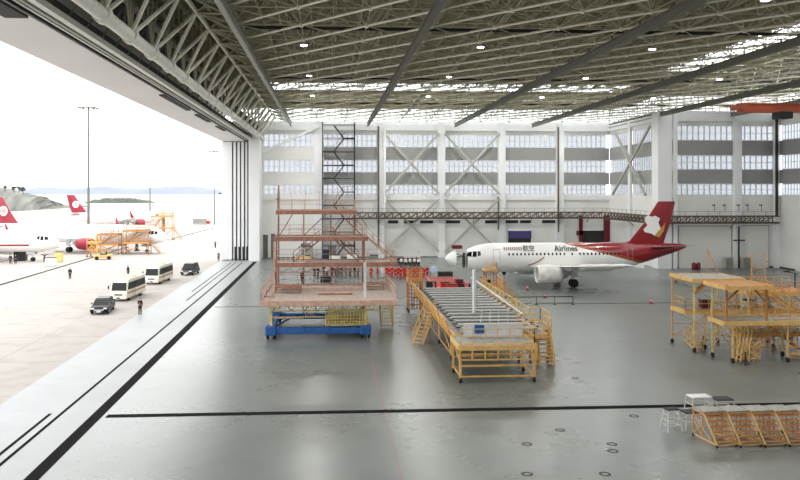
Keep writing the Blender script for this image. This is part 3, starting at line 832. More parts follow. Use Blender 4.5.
    return dict(body=body, top=top, legs=legs, shoes=shoes, hair=hair, eyes=eyes, mouth=mouth)
POSES = {
 'stand': {}, 'crossed': {'arm_l':((.23,.0,1.15),(.05,-.17,1.16)), 'arm_r':((.23,.0,1.15),(.07,-.16,1.12))},
 'walk': {'leg_l':(.28,0), 'leg_r':(-.3,0), 'arm_l':((.23,.12,1.16),(.23,.15,.93)), 'arm_r':((.23,-.08,1.16),(.2,-.25,1.0))},
 'spread': {'arm_l':((.45,0,1.38),(.68,0,1.36)), 'arm_r':((.45,0,1.38),(.68,0,1.36)), 'leg_l':(.05,0)},
 'hold': {'arm_l':((.24,-.02,1.16),(.14,-.22,1.2)), 'arm_r':((.24,0,1.14),(.24,-.05,.9))},
}
PM = {k: person_meshes(v) for k, v in POSES.items()}
_pc = {}
def person(pose, top, legs, loc, rz, label, group=None, hat=None):
    key = (pose, top, legs, hat)
    if key in _pc: return dup(_pc[key], loc, rz, label, group)
    t = thing('person', label, 'person', loc, rz, group); P = PM[pose]
    def mk(name, me, m, par=t):
        me = me.copy(); me.materials.clear(); me.materials.append(M[m]); o = bpy.data.objects.new(name, me); C.objects.link(o); o.parent = par; return o
    b = mk('body', P['body'], 'skin'); mk('jacket', P['top'], top); mk('trousers', P['legs'], legs)
    P['shoes'].build('shoes', 'black', t); P['hair'].build('hair', hat or 'hair', t)
    P['eyes'].build('eyes', 'black', b); P['mouth'].build('mouth', 'dark_red', b)
    _pc[key] = t; return t
# outside and at the door
def gp(px, py): x, y, z = G(px, py); return (x, y, 0 if x > XO else -.02)
person('hold', 'black_cloth', 'black_cloth', gp(140,314), .5, 'person in black standing in the doorway near the front minibus')
person('stand', 'black_cloth', 'black_cloth', gp(128,276.5), 1.2, 'person in dark clothes standing behind the front minibus')
person('walk', 'grey_cloth', 'black_cloth', gp(215.3,248), .3, 'person in grey walking on the apron, farther of the two near the door stack')
person('hold', 'grey_cloth', 'black_cloth', gp(218.5,261), 0, 'person in grey top standing at the edge of the apron near the door stack')
person('spread', 'black_cloth', 'black_cloth', gp(44.5,262), .2, 'person with arms spread wide by the nose of the striped airliner')
person('stand', 'black_cloth', 'black_cloth', gp(70,279), .2, 'person in black alone on the apron beyond the black car')
person('stand', 'black_cloth', 'black_cloth', gp(10.5,264), .2, 'leftmost person in black under the striped airliner')
person('stand', 'black_cloth', 'black_cloth', gp(15.5,264), .4, 'second person in black under the striped airliner, near its nose gear')
# the line of people in red
for k in range(15):
    px = 387+2.85*k+random.uniform(-.6,.6)
    person(['stand','hold','crossed'][k%3], 'red_cloth', 'red_cloth', gp(px, 277.2+1.7*(k%2)+random.uniform(-.2,.2)), PI+random.uniform(-.5,.5) if k%4 else random.uniform(-.4,.4), 'person in red coveralls standing in the long line-up left of the aircraft nose', 'people in red line-up')
for i, (px, pose) in enumerate(((371,'hold'),(377.5,'stand'))):
    person(pose, 'red_cloth', 'red_cloth', gp(px, 278), .2+i, ['person in red at the very left end of the red line-up', 'second person in red from the left end, before the gap'][i])
person('stand', 'white_cloth', 'white_cloth', gp(382.5,277.5), 0, 'person in white standing in the gap of the red line-up')
for k in range(10):
    px = 399+2.2*k
    person(['stand','crossed','hold'][k%3], 'white_cloth' if k%2 else 'black_cloth', 'black_cloth', gp(px, 266.5+1.1*(k%2)), random.uniform(-.4,.4), 'person in white shirt and dark trousers in the row behind the red line-up' if k%2 else 'person in black in the row behind the red line-up', 'people in the row behind the red line')
for k, (px, py, pose, tp) in enumerate(((314.5,278,'walk','navy_cloth'),(318,278,'hold','black_cloth'),(324,276.5,'crossed','navy_cloth'),(327,277,'stand','white_cloth'),(332,277,'hold','black_cloth'),(335.5,278,'stand','navy_cloth'),(338.5,277,'crossed','black_cloth'),(341.5,277.5,'stand','navy_cloth'))):
    person(pose, tp, 'black_cloth' if tp != 'navy_cloth' else 'navy_cloth', gp(px, py), random.uniform(-.6,.6), 'person in %s clothes in the group seen through the brown work dock' % {'navy_cloth':'navy','black_cloth':'black','white_cloth':'white and black'}[tp], 'people seen through the brown dock')
for k, (px, tp) in enumerate(((346,'grey_cloth'),(350,'grey_cloth'),(354.5,'black_cloth'),(358,'grey_cloth'))):
    person('stand', tp, 'black_cloth' if k%2 else 'grey_cloth', gp(px, 277), k*.4, 'person in grey or dark work clothes between the dark group and the red line-up', 'people between the two groups')
person('stand', 'black_cloth', 'black_cloth', gp(302,283), .4, 'person in black standing alone behind the left side of the brown dock')
for k, px in enumerate((417.5, 424.5)):
    pass

# ================================================================ VEHICLES
def wheel(r, w, c, par, name='wheel'):
    o = MB().lathe([(-w/2,r*.6),(-w/2,r*.92),(-w*.35,r),(w*.35,r),(w/2,r*.92),(w/2,r*.6)], c, 'x', 20).build(name, 'rubber', par)
    MB().lathe([(-w/2-.01,r*.55),(w/2+.01,r*.55)], c, 'x', 14).build('hub_cap', 'steel', o); return o
def minibus(label, loc, rz):
    """front faces -Y, 7 m long, 2.05 wide, 2.7 high"""
    t = thing('minibus', label, 'bus', loc, rz)
    hw = 1.02; b = MB()
    prof = [(-3.45,.35),(-3.5,.9),(-3.4,1.25),(-3.1,2.25),(-2.8,2.55),(-2.3,2.64),(3.2,2.64),(3.45,2.45),(3.5,1.2),(3.5,.35)]
    rings = []
    for x, sc in ((-hw,.93),(-hw+.07,.985),(0,1.0),(hw-.07,.985),(hw,.93)):
        rings.append([(x*(1 if z < 1.3 else 1-.07*(z-1.3)/1.3), y*(1-(1-sc)*.3), 1.4+(z-1.4)*(1-(1-sc)*.7)) for y, z in prof])
    b.loft(rings, smooth=False); b.build('body', 'bus_white', t)
    w = MB(); w.prism([(-.9,1.3),(.9,1.3),(.82,2.2),(-.82,2.2)], -3.52, -3.5)
    # windscreen follows the raked front
    w = MB(); p = [(-.9,-3.42,1.32),(.9,-3.42,1.32),(.84,-3.14,2.25),(-.84,-3.14,2.25)]
    w.add(p+[(a,b_+.06,c) for a,b_,c in p], [(0,1,2,3),(4,5,6,7),(0,1,5,4),(1,2,6,5),(2,3,7,6),(3,0,4,7)]); w.build('windscreen', 'glass_dark', t)
    for sd in (-1,1):
        for k in range(6):
            y0 = -2.75+k*1.02; x0 = sd*(hw-.005); x1 = sd*(hw-.055)
            p = [(x0,y0,1.38),(x0,y0+.92,1.38),(x1,y0+.92,2.2),(x1,y0,2.2)]; q = [(a-sd*.04,b_,c) for a,b_,c in p]
            MB().add([(a+sd*.025,b_,c) for a,b_,c in p]+q, [(0,1,2,3),(4,5,6,7),(0,1,5,4),(1,2,6,5),(2,3,7,6),(3,0,4,7)]).build('side_window', 'glass_dark', t)
        for y in (-2.35, 1.75): wheel(.39, .26, (sd*.88,y,.39), t)
        MB().bbox(sd*.72-.16,sd*.72+.16,-3.53,-3.45,.72,.92,.03).build('headlight', 'lamp_clear', t)
        m = MB(); m.bar((sd*1.0,-3.2,2.0),(sd*1.2,-3.45,1.9),.02); m.bbox(sd*1.22-.08,sd*1.22+.08,-3.5,-3.44,1.5,1.9,.02); m.build('wing_mirror', 'black', t)
        MB().bbox(sd*.85-.1,sd*.85+.1,3.48,3.53,.8,1.15,.02).build('tail_light', 'lamp_red', t)
    MB().bbox(-1.0,1.0,-3.6,-3.4,.32,.62,.06).build('bumper', 'bus_white', t)
    MB().cbox((0,-3.56,.84),(.9,.04,.14)).build('grille', 'dark', t); MB().cbox((0,-3.62,.45),(.44,.02,.14)).build('licence_plate', 'blue', t)
    MB().bbox(-.7,.7,-.9,1.3,2.6,2.8,.08).build('roof_unit', 'bus_yellow', t)
    d = MB(); d.cbox((hw+.01,-1.4,1.25),(.03,.03,1.6)); d.cbox((hw+.01,-.6,1.25),(.03,.03,1.6)); d.build('door_seam', 'dark', t)
    MB().prism([(-3.3,.9),(3.4,.9),(3.4,1.08),(-3.3,1.08)], hw+.0, hw+.012, 'yz').build('side_stripe', 'deck_brown', t)
    return t
minibus('nearer white minibus parked directly behind the black car', (-24.95, 95.2, -.02), -.08)
minibus('farther white minibus with pale yellow roof, in front of the grey van', (-24.75, 111.2, -.02), -.09)
def car(label, loc, rz, m, L=4.7, hw=.92, h=1.5, van=False):
    t = thing('car', label, 'car', loc, rz); a = L/2
    low = [(-a,.3),(-a-.03,.6),(-a+.15,.82),(-a+1.2,.98),(a-.5,1.0),(a-.05,.9),(a,.5),(a-.05,.28)]
    rings = [[(x, y*sc, .62+(z-.62)*s2) for y, z in low] for x, sc, s2 in ((-hw,.93,.86),(-hw+.08,.98,.96),(0,1.0,1.0),(hw-.08,.98,.96),(hw,.93,.86))]
    MB().loft(rings, smooth=False).build('body', m, t)
    g0, g1 = (-a+1.05, a-.25) if not van else (-a+.7, a-.1)
    cab = [(g0,.96),(g0+.75,h-.04),(g0+1.1,h),(g1-.7,h),(g1-.35,h-.1),(g1,.96)]
    k = hw-.1
    rings = [[(x*(1-.16*(z-.96)/(h-.96)), y, z) for y, z in cab] for x in (-k, 0, k)]
    MB().loft(rings, smooth=False).build('cabin_glass', 'glass_dark', t)
    r = MB(); r.bbox(-k*.82,k*.82,g0+.95,g1-.5,h-.03,h+.03,.02)
    for sd in (-1,1):
        for y in (g0+1.2, g0+2.15, g1-.55): r.bar((sd*(k+.0),y,.96),(sd*k*.85,y,h),.035)
    r.build('roof', m, t)
    for sd in (-1,1):
        for y in (-a+.85, a-.85): wheel(.33, .22, (sd*(hw-.1),y,.33), t)
        MB().bbox(sd*.66-.2,sd*.66+.2,-a-.03,-a+.1,.62,.76,.03).build('headlight', 'lamp_clear', t)
        MB().bbox(sd*.68-.16,sd*.68+.16,a-.06,a+.02,.7,.86,.03).build('tail_light', 'lamp_red', t)
        MB().bbox(sd*(hw+.09)-.08,sd*(hw+.09)+.08,g0+.5,g0+.62,.98,1.12,.02).build('wing_mirror', m, t)
    MB().bbox(-.5,.5,-a-.05,-a+.02,.42,.6,.02).build('grille', 'steel', t)
    MB().cbox((0,-a-.06,.36),(.44,.02,.13)).build('licence_plate', 'box_white', t)
    return t
car('black car with chrome grille parked nearest the camera on the apron', (-24.9, 84.4, -.02), .1, 'car_black')
car('dark grey van-like car parked behind the two minibuses', (-22.1, 121.2, -.02), -.1, 'car_grey', 4.6, .95, 1.75, True)
# yellow ground power unit / tug
p = gp(103,259.5); t = thing('baggage_tug', 'small yellow tug parked near the foot of the tall light mast', 'tug', p, .25)
MB().bbox(-1.7,1.7,-.8,.8,.35,.95,.08).build('body', 'yellow', t); c_ = MB(); c_.bbox(-.5,.7,-.65,.65,.95,1.1,.04); c_.bbox(.5,.7,-.65,.65,1.1,1.6,.04); c_.build('seat', 'dark', t)
for sx in (-1.1,1.1):
    for sy in (-.75,.75): MB().lathe([(-.12,.2),(-.12,.36),(.12,.36),(.12,.2)], (sx,sy,.36), 'y', 16).build('wheel', 'rubber', t)
f = MB(); f.bar((-1.5,-.6,.95),(-1.3,-.6,1.9),.05); f.bar((-1.5,.6,.95),(-1.3,.6,1.9),.05); f.bar((-1.3,-.6,1.9),(-1.3,.6,1.9),.05); f.build('roll_bar', 'orange', t)

# light masts outside
def mast(px, py, topy, label, rr=.22):
    x, y, z = G(px, py); t = thing('light_mast', label, 'lamp post', (x,y,-.02)); h = ZP(px, topy, y)
    MB().bar((0,0,0),(0,0,h),rr*1.5,10,rr*.8).build('pole', 'beam', t)
    MB().lathe([(0,.5),(.5,.5),(.55,.3)], (0,0,0)).build('base', 'beam_light', t)
    c_ = MB(); c_.lathe([(-.1,1.0),(.1,1.0)], (0,0,h)); 
    for k in range(10): a_ = 2*PI*k/10; c_.bar((0,0,h),(2.0*math.cos(a_),2.0*math.sin(a_),h-.1),.06)
    r_ = c_.build('lamp_ring', 'beam', t)
    for k in range(10): a_ = 2*PI*k/10; MB().cbox((2.1*math.cos(a_),2.1*math.sin(a_),h-.2),(.6,.5,.3),a_).build('floodlight', 'beam', r_)
    return t
mast(88.5, 246, 107, 'tallest and nearest light mast on the apron, beside the yellow tug', .24)
mast(150, 212, 160, 'distant light mast behind the noses of the parked airliners', .3)
mast(214.5, 226, 151, 'slim light mast on the apron closest to the hangar door stack', .16)
# distant white cubicle and striped crane-like poles
p = gp(200,224.5); t = thing('ground_container', 'pale grey container box on the apron near the door stack', 'container', p)
MB().bbox(-2.6,2.6,-1.2,1.2,.3,2.3,.06).build('body', 'grey_wall', t); MB().bbox(2.7,3.9,-1,1,.3,1.5,.1).build('generator', 'lamp_red', t)
f = MB()
for k in range(12): f.box(-2.5+k*.43,-2.45+k*.43,-1.24,-1.2,.4,2.2)
f.build('rib', 'beam', t)
for i, px in enumerate((187.5, 191)):
    p = gp(px, 235-i*1.5); t = thing('barrier_frame', ['slim reddish A-shaped frame on the apron, left one of two', 'slim reddish A-shaped frame on the apron, right one of two'][i], 'frame', p)
    f = MB(); f.bar((-.5,0,0),(-.2,0,5.6),.06); f.bar((.5,0,0),(-.1,0,5.6),.06)
    for k in range(8): zz = .6+k*.6; f.bar((-.5+.3*zz/5.6,0,zz),(.5-.6*zz/5.6,0,zz),.04)
    f.build('ladder', 'rust_light', t)

# hills, trees and mountains
def ridge(name, pts, m, depth, jag=.5, nz=5, label=None):
    """pts: (x, y, height) crest points; smooth mound along them"""
    b = MB(); rings = []
    dense = []
    for p, q in zip(pts[:-1], pts[1:]):
        for k in range(8): t = k/8; dense.append([p[c]+(q[c]-p[c])*t for c in range(3)])
    dense.append(list(pts[-1]))
    for (x, y, h) in dense:
        h2 = max(.3, h+random.uniform(-jag, jag)); ring = []
        for k in range(9):
            a = k/8; prof = math.sin(PI*a)**.8; ring.append((x+random.uniform(-1,1), y-depth/2+depth*a, -.3+h2*prof+(random.uniform(-.2,.2)*jag if 0 < k < 8 else 0)))
        rings.append(ring)
    n = 9; vs = [p for r in rings for p in r]; fs = []
    for i in range(len(rings)-1):
        for k in range(8): fs.append((i*n+k, i*n+k+1, (i+1)*n+k+1, (i+1)*n+k))
    b.add(vs, fs, True); return struct(b.build(name, m))
def gz(px, py, Y):   # world x, y and height for a crest seen at px, py standing at distance Y
    return (XP(px, Y), Y, ZP(px, py, Y))
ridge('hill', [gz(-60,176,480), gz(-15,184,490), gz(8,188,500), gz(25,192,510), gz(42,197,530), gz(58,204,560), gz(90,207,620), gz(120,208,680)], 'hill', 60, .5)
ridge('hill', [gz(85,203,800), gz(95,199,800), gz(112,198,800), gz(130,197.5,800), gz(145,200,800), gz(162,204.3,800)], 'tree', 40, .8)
ridge('haze_tinted_mountain', [gz(-150,190,2600), gz(-20,188,2600), gz(30,190,2600), gz(48,187,2600), gz(75,189,2600), gz(105,186,2600), gz(135,189,2600), gz(160,187,2600), gz(185,185.5,2600), gz(205,188,2600), gz(228,191,2600)], 'haze_tinted_mountain', 500, 1.2)
for i, (px, py, s) in enumerate(((-3,185,.6),(14,188,.6),(19,188,.55),(23,189,.7),(5,187,.5))):
    x, y, z = gz(px, py, 470); t = thing('hill_tree', 'small dark tree on the crest of the hill at the left edge', 'tree', (x, y, z-2.5*s), 0, 'trees on the hill crest')
    b = MB()
    for q in range(9): b.ball((random.uniform(-1.6,1.6)*s, random.uniform(-1.2,1.2)*s, (2.2+random.uniform(-.9,1.6))*s), random.uniform(.9,1.4)*s, 8)
    b.build('crown', 'tree', t); MB().bar((0,0,-1.5),(0,0,2.5*s),.25,6).build('trunk', 'brown_steel', t)
# ================================================================ WORK STANDS
class Dock:
    def __init__(s, name, label, cat, o, rz=0): s.o = Vector((o[0], o[1], 0)); s.t = thing(name, label, cat, (o[0], o[1], 0), rz)
    def P(s, p): return (p[0]-s.o.x, p[1]-s.o.y, p[2])
    def deck(s, x0, x1, y0, y1, z, m='deck_grey', beam='yellow', th=.18, name='deck'):
        b = MB().box(x0-s.o.x, x1-s.o.x, y0-s.o.y, y1-s.o.y, z-.06, z); d = b.build(name, m, s.t)
        e = MB(); X0,X1,Y0,Y1 = x0-s.o.x, x1-s.o.x, y0-s.o.y, y1-s.o.y
        e.box(X0-.04,X1+.04,Y0-.08,Y0,z-th,z+.05); e.box(X0-.04,X1+.04,Y1,Y1+.08,z-th,z+.05); e.box(X0-.08,X0,Y0,Y1,z-th,z+.05); e.box(X1,X1+.08,Y0,Y1,z-th,z+.05)
        k = X0+1.2
        while k < X1-.3: e.box(k-.05,k+.05,Y0,Y1,z-th,z-.06); k += 1.2
        e.build('deck_frame', beam, d); return d
    def rail(s, pts, m='yellow', h=1.1, step=1.3, r=.032, name='guard_rail'):
        b = MB()
        for p, q in zip(pts[:-1], pts[1:]):
            p = Vector(s.P(p)); q = Vector(s.P(q)); n = max(1, round((q-p).length/step))
            for k in range(n+1): c = p.lerp(q, k/n); b.bar(c, c+Vector((0,0,h)), r)
            for z in (h, h*.55): b.bar(p+Vector((0,0,z)), q+Vector((0,0,z)), r)
            b.bar(p+Vector((0,0,.08)), q+Vector((0,0,.08)), r*1.3)
        return b.build(name, m, s.t)
    def leg(s, x, y, z, m='yellow', r=.09, wheel=True, z0=.0):
        p = s.P((x,y,0)); l = MB().bar((p[0],p[1],z0+(.3 if wheel else 0)),(p[0],p[1],z), r).build('leg', m, s.t)
        if wheel: MB().lathe([(-.07,.08),(-.07,.2),(.07,.2),(.07,.08)], (p[0],p[1],.2), 'x', 14).build('wheel', 'rubber', l)
        return l
    def bars(s, segs, m='yellow', r=.05, name='brace'):
        if name in ('knee_brace','strut','tilted_strut','mast') or len(segs) <= 6:
            for p, q in segs: o = MB().bar(s.P(p), s.P(q), r).build(name, m, s.t)
            return o
        b = MB()
        for p, q in segs: b.bar(s.P(p), s.P(q), r)
        return b.build(name, m, s.t)
    def stairs(s, p, q, w, m='yellow', tread='deck_grey', ax='x'):
        """p foot, q head; w the width across"""
        P_, Q = Vector(s.P(p)), Vector(s.P(q)); n = max(3, int(abs(q[2]-p[2])/.25)); d = (Q-P_); side = Vector((-d.y, d.x, 0)).normalized()*w/2
        b = MB(); b.bar(P_+side, Q+side, .07); b.bar(P_-side, Q-side, .07)
        st = b.build('staircase', m, s.t); t = MB()
        hl = math.atan2(d.y, d.x)
        for k in range(n): c = P_+d*((k+.5)/n); t.cbox(c, (.26, w, .04), hl)
        t.build('tread', tread, st); h = MB(); up = Vector((0,0,1))
        for sd in (side, -side):
            h.bar(P_+sd+up, Q+sd+up, .035); h.bar(P_+sd+up*.5, Q+sd+up*.5, .025)
            for k in range(5): c = P_+d*(k/4)+sd; h.bar(c, c+up, .03)
        h.build('handrail', m, st); return st

# ---- the tall brown dock on blue chassis
D = Dock('tail_work_dock', 'tall brown multi-level work dock on a blue wheeled chassis', 'work dock', (-.8, 72))
ya, yb = 67.9, 75.8
for (yy_, x1) in ((ya, 3.6), (yb, 3.6)):
    D_ = MB(); D_.bbox(-5.6-D.o.x, x1-D.o.x, yy_-.32-D.o.y, yy_+.32-D.o.y, .45, 1.0, .06); ch = D_.build('chassis_beam', 'blue', D.t)
    for k in range(4):
        m = MB(); xx = -4.6+k*2.3-D.o.x; m.bbox(xx-.12,xx+.12,yy_-.38-D.o.y,yy_+.38-D.o.y,.5,1.08,.03); m.build('clamp', 'blue', ch)
for x in (-5.2, 3.3):
    MB().bbox(x-.28-D.o.x, x+.28-D.o.x, ya-D.o.y, yb-D.o.y, .5, .95, .05).build('chassis_beam', 'blue', D.t)
    for y in (ya, yb):
        o = MB().bbox(x-.5-D.o.x,x+.5-D.o.x,y-.5-D.o.y,y+.5-D.o.y,.35,1.2,.1).build('wheel_housing', 'blue', D.t)
        for s_ in (-.3,.3): MB().lathe([(-.1,.2),(-.1,.34),(.1,.34),(.1,.2)], (x+s_-D.o.x,y-D.o.y,.34), 'x', 16).build('wheel', 'rubber', o)
D.bars([((-5.2,ya,1.1),(-5.2,yb,3.3)),((-5.2,yb,1.1),(-4.0,yb,3.3)),((3.3,ya,1.1),(3.3,yb,3.3)),((-5.2,ya+.3,.9),(-3.2,yb-3,1.3))], 'blue', .09)
z1, z2, z3, z4 = 3.55, 6.15, 8.7, 11.3
for x in (-5.2, 3.3):
    D.leg(x, ya, z1, 'yellow_pale', .16, False, 1.0); D.leg(x, yb, z1, 'yellow_pale', .16, False, 1.0)
D.deck(-6.0, 6.0, 66.6, 78.2, z1, 'deck_pink', 'rust_light', .42)
tr = []
for k in range(8): x = -5.2+k*1.21; tr += [((x,ya,z1-.3),(x+.6,ya,z1-1.05)),((x+.6,ya,z1-1.05),(x+1.21,ya,z1-.3))]
tr += [((-5.2,ya,z1-1.05),(4.6,ya,z1-1.05)),((-5.2,ya,z1-1.6),(1.0,ya,z1-1.6))]
D.bars(tr, 'yellow_pale', .06, 'underframe_truss')
D.bars([((-5.2,ya,z1-1.7),(-2.3,ya,z1-1.7)),((-2.3,ya,z1-1.7),(-2.3,ya,z1-.4)),((-1.2,ya,z1-1.7),(-1.2,ya,z1-.4))]+[((-2.3+.22*k,ya,z1-1.65),(-2.3+.22*k,ya,z1-.45)) for k in range(6)], 'rust_light', .04, 'hanging_ladder')
# pale yellow retractable mesh guard on the lower right
gsegs = [((-.3+.28*k,ya-.1,1.2),(-.3+.28*k,ya-.1,z1-.4)) for k in range(14)]+[((-.3,ya-.1,z),(3.6,ya-.1,z)) for z in (1.2,1.5,1.8,2.1,2.6)]
D.bars(gsegs, 'yellow_pale', .045, 'mesh_guard')
MB().box(-.3-D.o.x,3.6-D.o.x,ya+.1-D.o.y,yb-.5-D.o.y,1.25,1.33).build('lower_platform', 'yellow_pale', D.t)
D.stairs((5.6,72.6,.1), (5.6,77.6,z1), 1.1, 'yellow_pale', 'yellow_pale')
D.bars([((5.0,72.5+.4*k,.2+.4*k*.5),(5.0,72.5+.4*k,z1-.3)) for k in range(10)]+[((6.2,72.5+.4*k,.2+.4*k*.5),(6.2,72.5+.4*k,z1-.3)) for k in range(10)]+[((5.0+.2*k,72.4,.2),(5.0+.2*k,72.4,z1-.4)) for k in range(7)], 'yellow_pale', .035, 'stair_cage')
D.rail([(-6,78.1,z1),(-6,66.7,z1),(-5.2,66.7,z1)], 'rust_light'); D.rail([(6,66.7,z1),(6,78.1,z1)], 'rust_light')
D.rail([(-5.9,78.1,z1),(5.9,78.1,z1)], 'rust_light')
# upper levels at the back
D.deck(-5.4, 6.8, 74.6, 78.0, z2, 'deck_pink', 'rust', .38); D.deck(-5.4, 3.8, 74.6, 78.0, z3, 'deck_pink', 'rust', .36); D.deck(-5.2, 2.7, 75.0, 78.0, z4, 'deck_pink', 'rust', .32)
for x in (-5.2, 3.5):
    for y in (74.7, 77.9): D.leg(x, y, z3 if x > 0 else (z4+2.6 if y > 76 else z3), 'rust', .11, False, z1)
for y in (74.7,): D.leg(3.3, 69.0, z2+.6, 'alu', .17, False, z1); D.leg(-5.0, 68.6, z3, 'rust_light', .09, False, z1)
for x in (-2.6, .2): D.leg(x, 77.9, z4, 'rust', .08, False, z1)
D.leg(2.6, 77.9, z4, 'rust', .1, False, z3)
D.bars([((-5.0,74.7,z3),(-3.6,74.7,z4-.3)),((-2.6,77.9,z3),(-.2,77.9,z4-.3)),((-5.1,68.6,z1+.2),(-6.0,70,z1)),((-5.0,68.6,z1+3),(-5.2,74.7,z1+.5)),((-5.0,74.7,z4+2.6),(2.6,74.7,z4+2.2)) if False else ((-5.2,74.7,z4+1.2),(-5.2,77.9,z4+1.2)),((2.7,75.0,z4-.1),(3.8,75.0,z3+1.1)),((3.8,74.7,z3),(6.8,74.7,z2+.2))], 'rust', .07)
D.rail([(-5.1,78,z4),(-5.1,75.1,z4),(1.8,75.1,z4)], 'rust_light', 1.9, 1.5, .03); D.rail([(-5.1,77.9,z4),(2.6,77.9,z4),(2.6,75.1,z4)], 'rust_light')
D.rail([(-4,74.8,z3),(3.6,74.8,z3)], 'rust_light', .9); D.rail([(-5.3,77.9,z3),(3.7,77.9,z3)], 'rust_light')
D.rail([(-5.2,74.7,z2),(-2.4,74.7,z2)], 'alu', 1.4, .5); D.rail([(-5.3,77.9,z2),(6.7,77.9,z2),(6.7,74.7,z2)], 'rust_light')
D.stairs((3.0,76.2,z2), (.2,76.2,z3), .9, 'rust', 'rust'); D.stairs((3.4,76.8,z3), (.8,76.8,z4), .9, 'rust', 'rust'); D.stairs((-3.6,76.0,z2), (-1.0,76.0,z3-.4), .8, 'rust', 'rust')
D.stairs((6.4,75.8,z2), (3.8,75.8,z3), .9, 'rust_light', 'rust')
D.bars([((-5.2,74.6,z),(3.4,74.6,z)) for z in (z2-.9,)]+[((-5.2+1.22*k,74.6,z2-.5),(-4.6+1.22*k,74.6,z2-.9)) for k in range(7)]+[((-4.6+1.22*k,74.6,z2-.9),(-3.98+1.22*k,74.6,z2-.5)) for k in range(7)], 'rust', .05, 'underframe_truss')
# things lying on its lower deck
def box_thing(name, label, cat, loc, d, m, rz=0, group=None, lid=None, lname='lid'):
    t = thing(name, label, cat, loc, rz, group)
    MB().bbox(-d[0]/2,d[0]/2,-d[1]/2,d[1]/2,0,d[2],min(d)*.12).build('body', m, t)
    MB().bbox(-d[0]/2-.02,d[0]/2+.02,-d[1]/2-.02,d[1]/2+.02,d[2]-.02,d[2]+.06,.02).build(lname, lid or 'dark', t)
    return t
def bench(name, label, loc, L, m, top):
    t = thing(name, label, 'platform', loc); MB().bbox(-L/2,L/2,-.6,.6,.55,.7,.03).build('top', top, t)
    for x in (-L/2+.1, L/2-.1):
        for y in (-.5,.5): MB().bar((x,y,0),(x,y,.56),.05).build('leg', m, t)
    f = MB(); f.bar((-L/2,-.5,.25),(L/2,-.5,.25),.04); f.bar((-L/2,.5,.25),(L/2,.5,.25),.04); f.build('stretcher', m, t); return t
bench('step_platform', 'dark brown low platform on the left of the brown dock deck', (-3.9, 72.2, z1), 2.6, 'rust', 'rust')
bench('step_platform', 'dark brown low platform on the right of the brown dock deck', (4.4, 74, z1), 2.2, 'rust', 'rust')
box_thing('walkway_board', 'long pale board lying across the brown dock deck', 'board', (-.4, 74.0, z1), (8.6, .8, .25), 'deck_pink', 0, None, 'rust_light', 'edge_strip')
box_thing('walkway_board', 'shorter brown board near the middle of the brown dock deck', 'board', (.6, 70.8, z1), (3.2, .4, .15), 'rust', 0, None, 'rust_light', 'edge_strip')
box_thing('tool_chest', 'black chest on the floor in front of the dark-clad group', 'chest', gp(325.5,282), (1.5,.9,.75), 'black')
cart_n = 0
for px, py, d, m, lab in ((303,262,(2.6,1.4,1.2),'yellow','yellow equipment cart by the far wall, seen through the brown dock'), (352,262,(1.8,1.2,1.5),'box_white','white cabinet by the far wall at the right end of the brown dock'), (335,262,(2.0,1.2,1.3),'box_white','white cabinet by the stair tower foot, seen through the brown dock'), (326,262,(1.2,1.0,2.2),'navy_cloth','dark blue cabinet at the foot of the stair tower'), (307,259.5,(2.2,1.6,2.6),'grey_wall','grey cupboard left of the stair tower by the far wall'), (374,261,(1.6,1.2,1.1),'green_grey','greenish cabinet by the far wall behind the red line-up')):
    box_thing('equipment_cabinet', lab, 'cabinet', gp(px,py), d, m)

# ---- the long yellow fuselage dock in the middle
D = Dock('fuselage_work_dock', 'long yellow work dock with grey roller deck stretching towards the camera', 'work dock', (12.8, 66))
zd = 2.65
D.deck(9.3, 16.2, 55.0, 79.5, zd, 'deck_grey', 'yellow', .3)
D.deck(9.0, 14.4, 51.4, 54.9, zd-.05, 'deck_grey', 'yellow', .3, 'front_deck')
D.deck(14.5, 17.3, 57.6, 60.6, zd-.1, 'deck_grey', 'yellow', .3, 'side_deck')
for k in range(15):
    y = 55.6+k*1.62; o = MB(); o.bbox(9.9-D.o.x, 15.6-D.o.x, y-.42-D.o.y, y+.42-D.o.y, zd+.35, zd+.45, .04); so = o.build('sliding_panel', 'slat', D.t)
    e = MB(); e.bar((9.6-D.o.x,y+.5-D.o.y,zd+.38),(15.9-D.o.x,y+.5-D.o.y,zd+.38),.06); e.build('panel_edge', 'dark', so)
D.bars([((9.9,55,zd+.3),(9.9,79.4,zd+.3)),((15.6,55,zd+.3),(15.6,79.4,zd+.3))], 'steel', .07, 'slide_track')
for x in (9.1, 14.3):
    for y in (51.6, 54.6): D.leg(x, y, zd, 'yellow', .11)
for x in (9.6, 15.9):
    for y in (58.5, 65, 71.5, 78.5): D.leg(x, y, zd, 'yellow', .09)
for x, y in ((17.1,57.8),(17.1,60.4),(14.8,57.8)): D.leg(x, y, zd, 'yellow', .09)
D.bars([((9.1,51.6,z),(14.3,51.6,z)) for z in (1.2,.45,2.0)]+[((9.1,54.6,z),(14.3,54.6,z)) for z in (1.2,.45)]+[((9.1,51.6,.5),(9.1,54.6,.5)),((14.3,51.6,.5),(14.3,54.6,.5)),((9.1,51.6,1.3),(9.1,54.6,2.5)),((14.3,51.6,1.3),(14.3,54.6,2.5))], 'yellow', .07)
D.bars([((x,y,.5),(x,y+6.5,.5)) for x in (9.6,15.9) for y in (58.5,65,71.5)]+[((x,y,.6),(x,y+6.5,zd-.2)) for x in (9.6,15.9) for y in (58.5,65,71.5)], 'yellow', .05)
